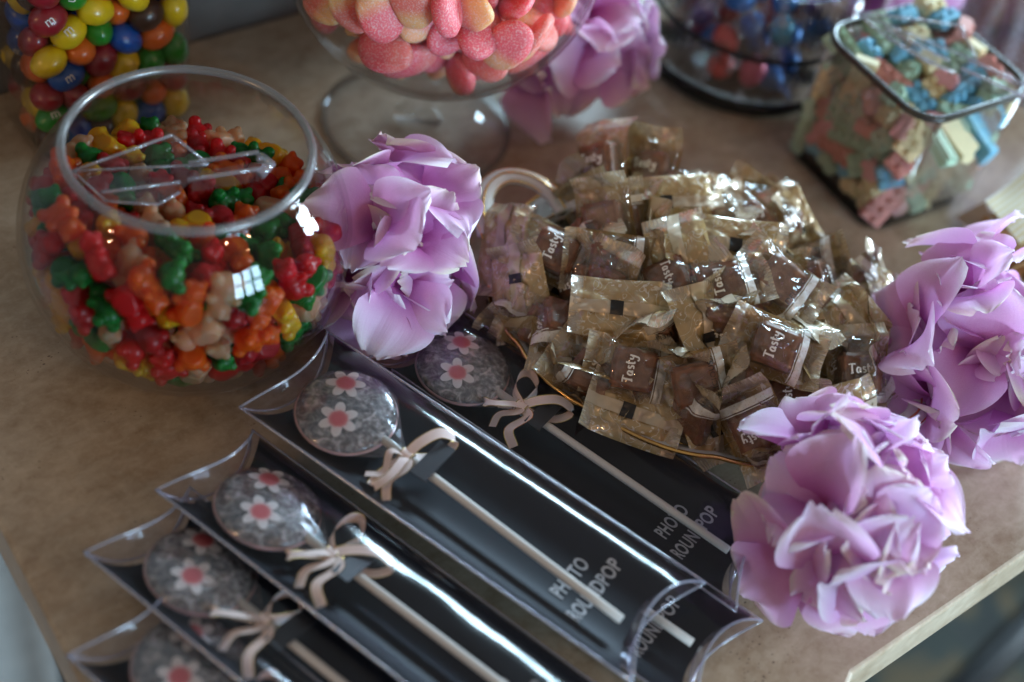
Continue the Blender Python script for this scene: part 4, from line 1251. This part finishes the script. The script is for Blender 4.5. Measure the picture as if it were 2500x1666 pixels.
build_box('clear pillow box at the bottom left corner, lowest of the row', 'flower lollipop in the lowest clear box at the bottom left corner', (-.1175, .2700), radians(-27), .0130, radians(-5), bows(0))

build_box('clear pillow box underneath the second one, only its far end sticking out', 'lollipop in the clear box hidden underneath the second box', (-.0618, .3958), radians(-25.3), .0105, radians(0), bows(3))
# ------------------------------------------------------------------ silk flowers
def petal_mesh(k):
    """broad silk petal: narrow claw, wide rounded blade, softly waved rim"""
    g = np.random.default_rng(200 + k)
    L = g.uniform(.92, 1.06); W = g.uniform(.95, 1.25); ph = g.uniform(0, 6); ruf = g.uniform(.045, .11); cup = g.uniform(.15, .50); bend = g.uniform(-.75, -.10); fr = g.uniform(1.3, 2.3)
    nu, nv = 25, 20; V, UV = [], []
    for i in range(nv):
        t = i / (nv - 1)
        w = W / 2 * (.10 + .90 * min(1, t / .62) ** .85)
        if t > .62: w *= sqrt(max(.03, 1 - ((t - .62) / .40) ** 2.4))
        for j in range(nu):
            u = -1 + 2 * j / (nu - 1)
            y = L * t * (1 - .08 * u * u * t) * (1 + .035 * t * sin(4 * u + ph) + .012 * t * sin(9 * u + ph * 2) + .008 * t ** 6 * sin(21 * u + ph))
            x = u * w
            z = cup * (abs(u) ** 2) * w * .8 + bend * t ** 3 * .6 + .10 * sin(pi * t) + ruf * t ** 2.4 * sin(fr * u * 2 + ph) * (.3 + .7 * abs(u)) + (.014 + .018 * (k % 3)) * t ** 4 * sin((4.5 + k % 3) * u * 1.6 - ph)
            V.append((x, y, z)); UV.append((j / (nu - 1), min(1, t * .84 + .16 * (abs(u) ** 3) * t)))
    return new_mesh('petal', V, grid_faces(nv, nu), UV)
PETALS = [petal_mesh(k) for k in range(12)]
for m_ in PETALS: m_.materials.append(M['petal0'])
_bm = bmesh.new()
for dx, dy in ((1, 0), (-1, 0), (0, 1), (0, -1)):
    bmesh.ops.create_icosphere(_bm, subdivisions=1, radius=.0010, matrix=Matrix.Translation((dx * .0009, dy * .0009, .0005)))
EYE = bm_mesh('flower_eye', _bm); EYE.materials.append(M['petal_eye'])
def flower(label, centre, radii, lean, florets, plen, seed, npet=4, low=-.25, tone=(0, 1, 2), extra=()):
    g = np.random.default_rng(seed)
    base = Vector((centre[0], centre[1], 0.0))
    root = thing('silk_flower', label, 'flower', 'lilac silk flowers', loc=base)
    c = Vector((0, 0, centre[2]))
    lean = Vector(lean).normalized()
    # short stalk down to the table
    obj('stalk', tube_mesh('stalk', [(0, 0, .002), tuple(c * .5), tuple(c)], .0022, 8), M['sepal'], root)
    dirs = []
    i = 0
    while len(dirs) < florets and i < 400:
        f = (i + .5) / (florets * 1.45); i += 1
        if f > 1: break
        z = 1 - 2 * f; a = i * 2.39996 + seed
        d = Vector((sqrt(max(0, 1 - z * z)) * cos(a), sqrt(max(0, 1 - z * z)) * sin(a), z))
        d = (d + Vector(g.normal(size=3)) * .10).normalized()
        d = (lean.to_track_quat('Z', 'Y')) @ d
        if d.z < low and d.dot(lean) < .2: continue
        dirs.append(d)
    for d in list(dirs) + [Vector(e).normalized() for e in extra]:
        p = c + Vector((d.x * radii[0], d.y * radii[1], d.z * radii[2])) * g.uniform(.26, .92)
        ref = d.orthogonal().normalized(); off = g.uniform(0, 6.28)
        eye = obj('flower_eye', EYE, None, root, mtx=basis(ref, d, p + d * .0006, 1.2))
        np_ = npet + (g.random() < .4)
        for q in range(np_):
            a = off + 2 * pi * q / np_ + g.uniform(-.25, .25)
            side = (ref * cos(a) + d.cross(ref) * sin(a)).normalized()
            op = g.uniform(.50, 1.30)                       # how far the petal opens
            yv = (d * cos(op) + side * sin(op)).normalized()
            zv = (d * sin(op) - side * cos(op)).normalized()  # upper face of the petal
            xv = yv.cross(zv)
            s = plen * g.uniform(.70, 1.24)
            tip = p + yv * s * .9
            if (root.location.z + tip.z) < .004: 
                yv = (yv + Vector((0, 0, .35 + (0.004 - tip.z) / s))).normalized(); xv = yv.cross(zv).normalized(); zv = xv.cross(yv)
            m = Matrix((xv * s, yv * s, zv * s)).transposed().to_4x4(); m.translation = p
            o = obj('petal', PETALS[g.integers(12)], None, root, mtx=m); slot(o, M['petal%d' % tone[g.integers(len(tone))]])
    for q in range(4):
        a = q * 1.6; o_ = Vector((cos(a), sin(a), -.5)).normalized()
        m = basis(o_.orthogonal(), o_.cross(o_.orthogonal()), c * .8, .022)
        s_ = obj('sepal', PETALS[q], None, root, mtx=m); slot(s_, M['sepal'])
c1 = P(966, 632, .034)
flower('lilac silk flower between the gummy bowl and the caramel tray', (c1.x, c1.y, .034), (.030, .040, .040), (.15, -.45, .85), 17, .029, 4, extra=[(-.35, .2, .9), (.1, -.9, -.15)])
c2 = P(2410, 890, .036)
flower('lilac silk flower at the right edge beside the tray', (c2.x, c2.y, .038), (.042, .044, .040), (-.15, -.35, .9), 19, .032, 12, extra=[(-.95, -.1, .1), (-.7, -.6, .05)])
c3 = P(2072, 1272, .034)
flower('big lilac silk flower at the front corner over the lollipop boxes', (c3.x, c3.y, .036), (.036, .042, .038), (.0, -.36, .9), 24, .031, 23, extra=[(-.1, .8, .5)])
c4 = P(1385, 120, .036)
flower('lilac silk flower behind the footed bowl', (c4.x, c4.y, .042), (.030, .030, .036), (.1, -.3, .9), 12, .032, 35)
c5 = P(2150, -60, .05)
flower('violet silk flower behind the round jar at the top right', (c5.x, c5.y, .05), (.04, .04, .04), (0, -.3, .9), 10, .036, 41, tone=(1,))

# ------------------------------------------------------------------ clear scoops
def scoop(label, pts, loc_ref):
    """pts: dict of world points of its corners"""
    root = thing('plastic_scoop', label, 'scoop', 'clear plastic scoops', loc=loc_ref)
    o = Vector(loc_ref); q = {k: Vector(v) - o for k, v in pts.items()}
    obj('scoop_floor', slab('scoop_floor', [q['tip'], q['n1'], q['n2'], q['n3'], q['back']], .0011), M['acrylic'], root)
    obj('side_wall', slab('side_wall', [q['tip'], q['back'], q['ridge']], .0011), M['acrylic'], root)
    obj('back_wall', slab('back_wall', [q['n3'], q['back'], q['ridge']], .0011), M['acrylic'], root)
    obj('side_wall', slab('side_wall', [q['n1'], q['n2'], q['n3'], q['n3u'], q['n1u']], .0011), M['acrylic'], root)
    for a, b in (('tip', 'ridge'), ('ridge', 'back'), ('tip', 'n1'), ('n1', 'n2'), ('n2', 'n3'), ('n1u', 'n3u'), ('tip', 'back')):
        obj('edge', tube_mesh('edge', [q[a], q[a].lerp(q[b], .5), q[b]], .00075, 6), M['acrylic_edge'], root)
    # hollow handle: floor and two cheeks, rounded end
    h0, h1 = q['h0'], q['h1']; d = (h1 - h0).normalized(); up = Vector((0, 0, 1)); s = d.cross(up).normalized(); up = s.cross(d)
    w, t = .0052, .0060
    hd = obj('handle', slab('handle', [h0 + s * w, h1 + s * w, h1 + d * .003, h1 - s * w, h0 - s * w], .0014), M['acrylic'], root)
    for sg in (1, -1):
        a = h0 + s * w * sg; b = h1 + s * w * sg
        obj('handle_cheek', slab('handle_cheek', [a, b, b + up * t, a + up * t], .0012), M['acrylic'], hd)
        obj('edge', tube_mesh('edge', [a + up * t, a.lerp(b, .5) + up * t, b + up * t], .0010, 6), M['acrylic_edge'], hd)
    obj('handle_end', tube_mesh('handle_end', [h1 + s * w + up * t * .5, h1 + d * .004 + up * t * .5, h1 - s * w + up * t * .5], .0024, 8), M['acrylic_edge'], hd)
z = .0880
scoop('clear plastic scoop lying on the gummy bears inside the round bowl', dict(tip=P(178, 418, z), n1=P(258, 492, z), n2=P(385, 500, z), n3=P(438, 470, z), back=P(508, 402, z + .001), ridge=P(420, 330, z + .013), n3u=P(440, 445, z + .006), n1u=P(250, 470, z + .004), h0=P(470, 445, z + .002), h1=P(640, 418, z + .010)), P(350, 440, z))
z = .092
scoop('clear plastic scoop sticking out of the jar of brick candies', dict(tip=P(2088, 30, z), n1=P(2170, 95, z), n2=P(2260, 150, z), n3=P(2330, 178, z - .004), back=P(2385, 150, z), ridge=P(2345, 62, z + .012), n3u=P(2320, 150, z + .006), n1u=P(2160, 70, z + .004), h0=P(2345, 180, z), h1=P(2530, 262, z + .002)), P(2250, 100, z))

# ------------------------------------------------------------------ striped paper bag with crisps, and the bag behind
def build_bag():
    o = P(2460, 560, 0)
    root = thing('paper_bag', 'yellow striped paper bag lying open at the right edge', 'paper bag', loc=o)
    q = lambda x, y, z: P(x, y, z) - o
    def panel(name, pts, mat):
        a, b, c, d = [Vector(p) for p in pts]; V, UV = [], []
        for i in range(9):
            for j in range(9):
                u, v = i / 8, j / 8
                p = a.lerp(b, u).lerp(d.lerp(c, u), v); p.z += .002 * sin(u * 5) * sin(v * 4)
                V.append(p); UV.append((u, v))
        return obj(name, new_mesh(name, V, grid_faces(9, 9), UV), mat, root)
    panel('striped_side', [q(2492, 598, .030), q(2404, 490, .030), q(2520, 400, .034), q(2620, 520, .034)], M['striped'])
    panel('card_flap', [q(2330, 530, .004), q(2405, 492, .027), q(2450, 560, .026), q(2430, 605, .004)], M['kraft'])
    panel('paper_floor', [q(2340, 540, .002), q(2440, 640, .002), q(2640, 560, .002), q(2540, 420, .002)], M['kraft'])
    g = np.random.default_rng(3)
    for i in range(9):
        V, UV = [], []
        for a in range(9):
            for b in range(9):
                x, y = (a / 4 - 1), (b / 4 - 1); rr = max(abs(x), abs(y)) / (sqrt(x * x + y * y) + 1e-6)
                X, Y = x * rr * .013, y * rr * .010
                V.append((X, Y, 60 * X * Y * (.5 + .5 * (i % 3)) + 16 * X * X + .001 * sin(a + i)))
        me = new_mesh('crisp', V, grid_faces(9, 9))
        p = P(2435 + (i % 3) * 38, 585 + (i // 3) * 40, .006 + .006 * (i % 2) + .004 * (2 - i // 3))
        c = obj('crisp', me, M['chip']); c.matrix_world = rand_basis(g.normal(size=3), p + Vector((0, 0, .006)), g)
        tag(c, 'curled golden crisp by the striped paper bag, %s row, %s' % (('upper', 'middle', 'lower')[i // 3], ('left', 'centre', 'right')[i % 3]), 'crisp', 'crisps by the striped bag')
build_bag()
def build_cellophane():
    o = P(2440, 130, 0)
    root = thing('cellophane_bag', 'lilac cellophane gift bag at the top right corner', 'gift bag', loc=o)
    V = []; nu, nv = 16, 72
    for i in range(nu):
        t = i / (nu - 1)
        r = .050 * (1 - .15 * t) * (1 if t < .75 else 1 - (t - .75) * 2.4)
        for j in range(nv):
            a = 2 * pi * j / nv
            k = 1 + .10 * sin(9 * a + 2 * t) * t + .07 * sin(17 * a + 5 * t) + .05 * noise.noise(Vector((cos(a) * 3, sin(a) * 3, t * 4)))
            V.append((r * k * cos(a), r * k * sin(a), .0005 + .12 * t))
    obj('film', new_mesh('film', V, grid_faces(nu, nv, True)), M['lilac_film'], root)
    ring = [(.016 * cos(2 * pi * k / 24), .016 * sin(2 * pi * k / 24), .108) for k in range(24)]
    g = np.random.default_rng(8)
    bm = bmesh.new(); bmesh.ops.create_icosphere(bm, subdivisions=3, radius=.013)
    for v in bm.verts: v.co *= 1 + .12 * noise.noise(v.co * 120)
    ball = bm_mesh('biscuit', bm); ball.materials.append(M['chip'])
    for i in range(14):
        a = i * 2.4; r = .034 * sqrt((i % 7 + .5) / 7)
        b = obj('biscuit', ball); b.location = o + Vector((r * cos(a), r * sin(a), .015 + .024 * (i // 7)))
        b.rotation_euler = tuple(g.uniform(0, 6, 3))
        tag(b, 'brown biscuit inside the lilac cellophane gift bag', 'biscuit', 'biscuits in the cellophane bag')
build_cellophane()
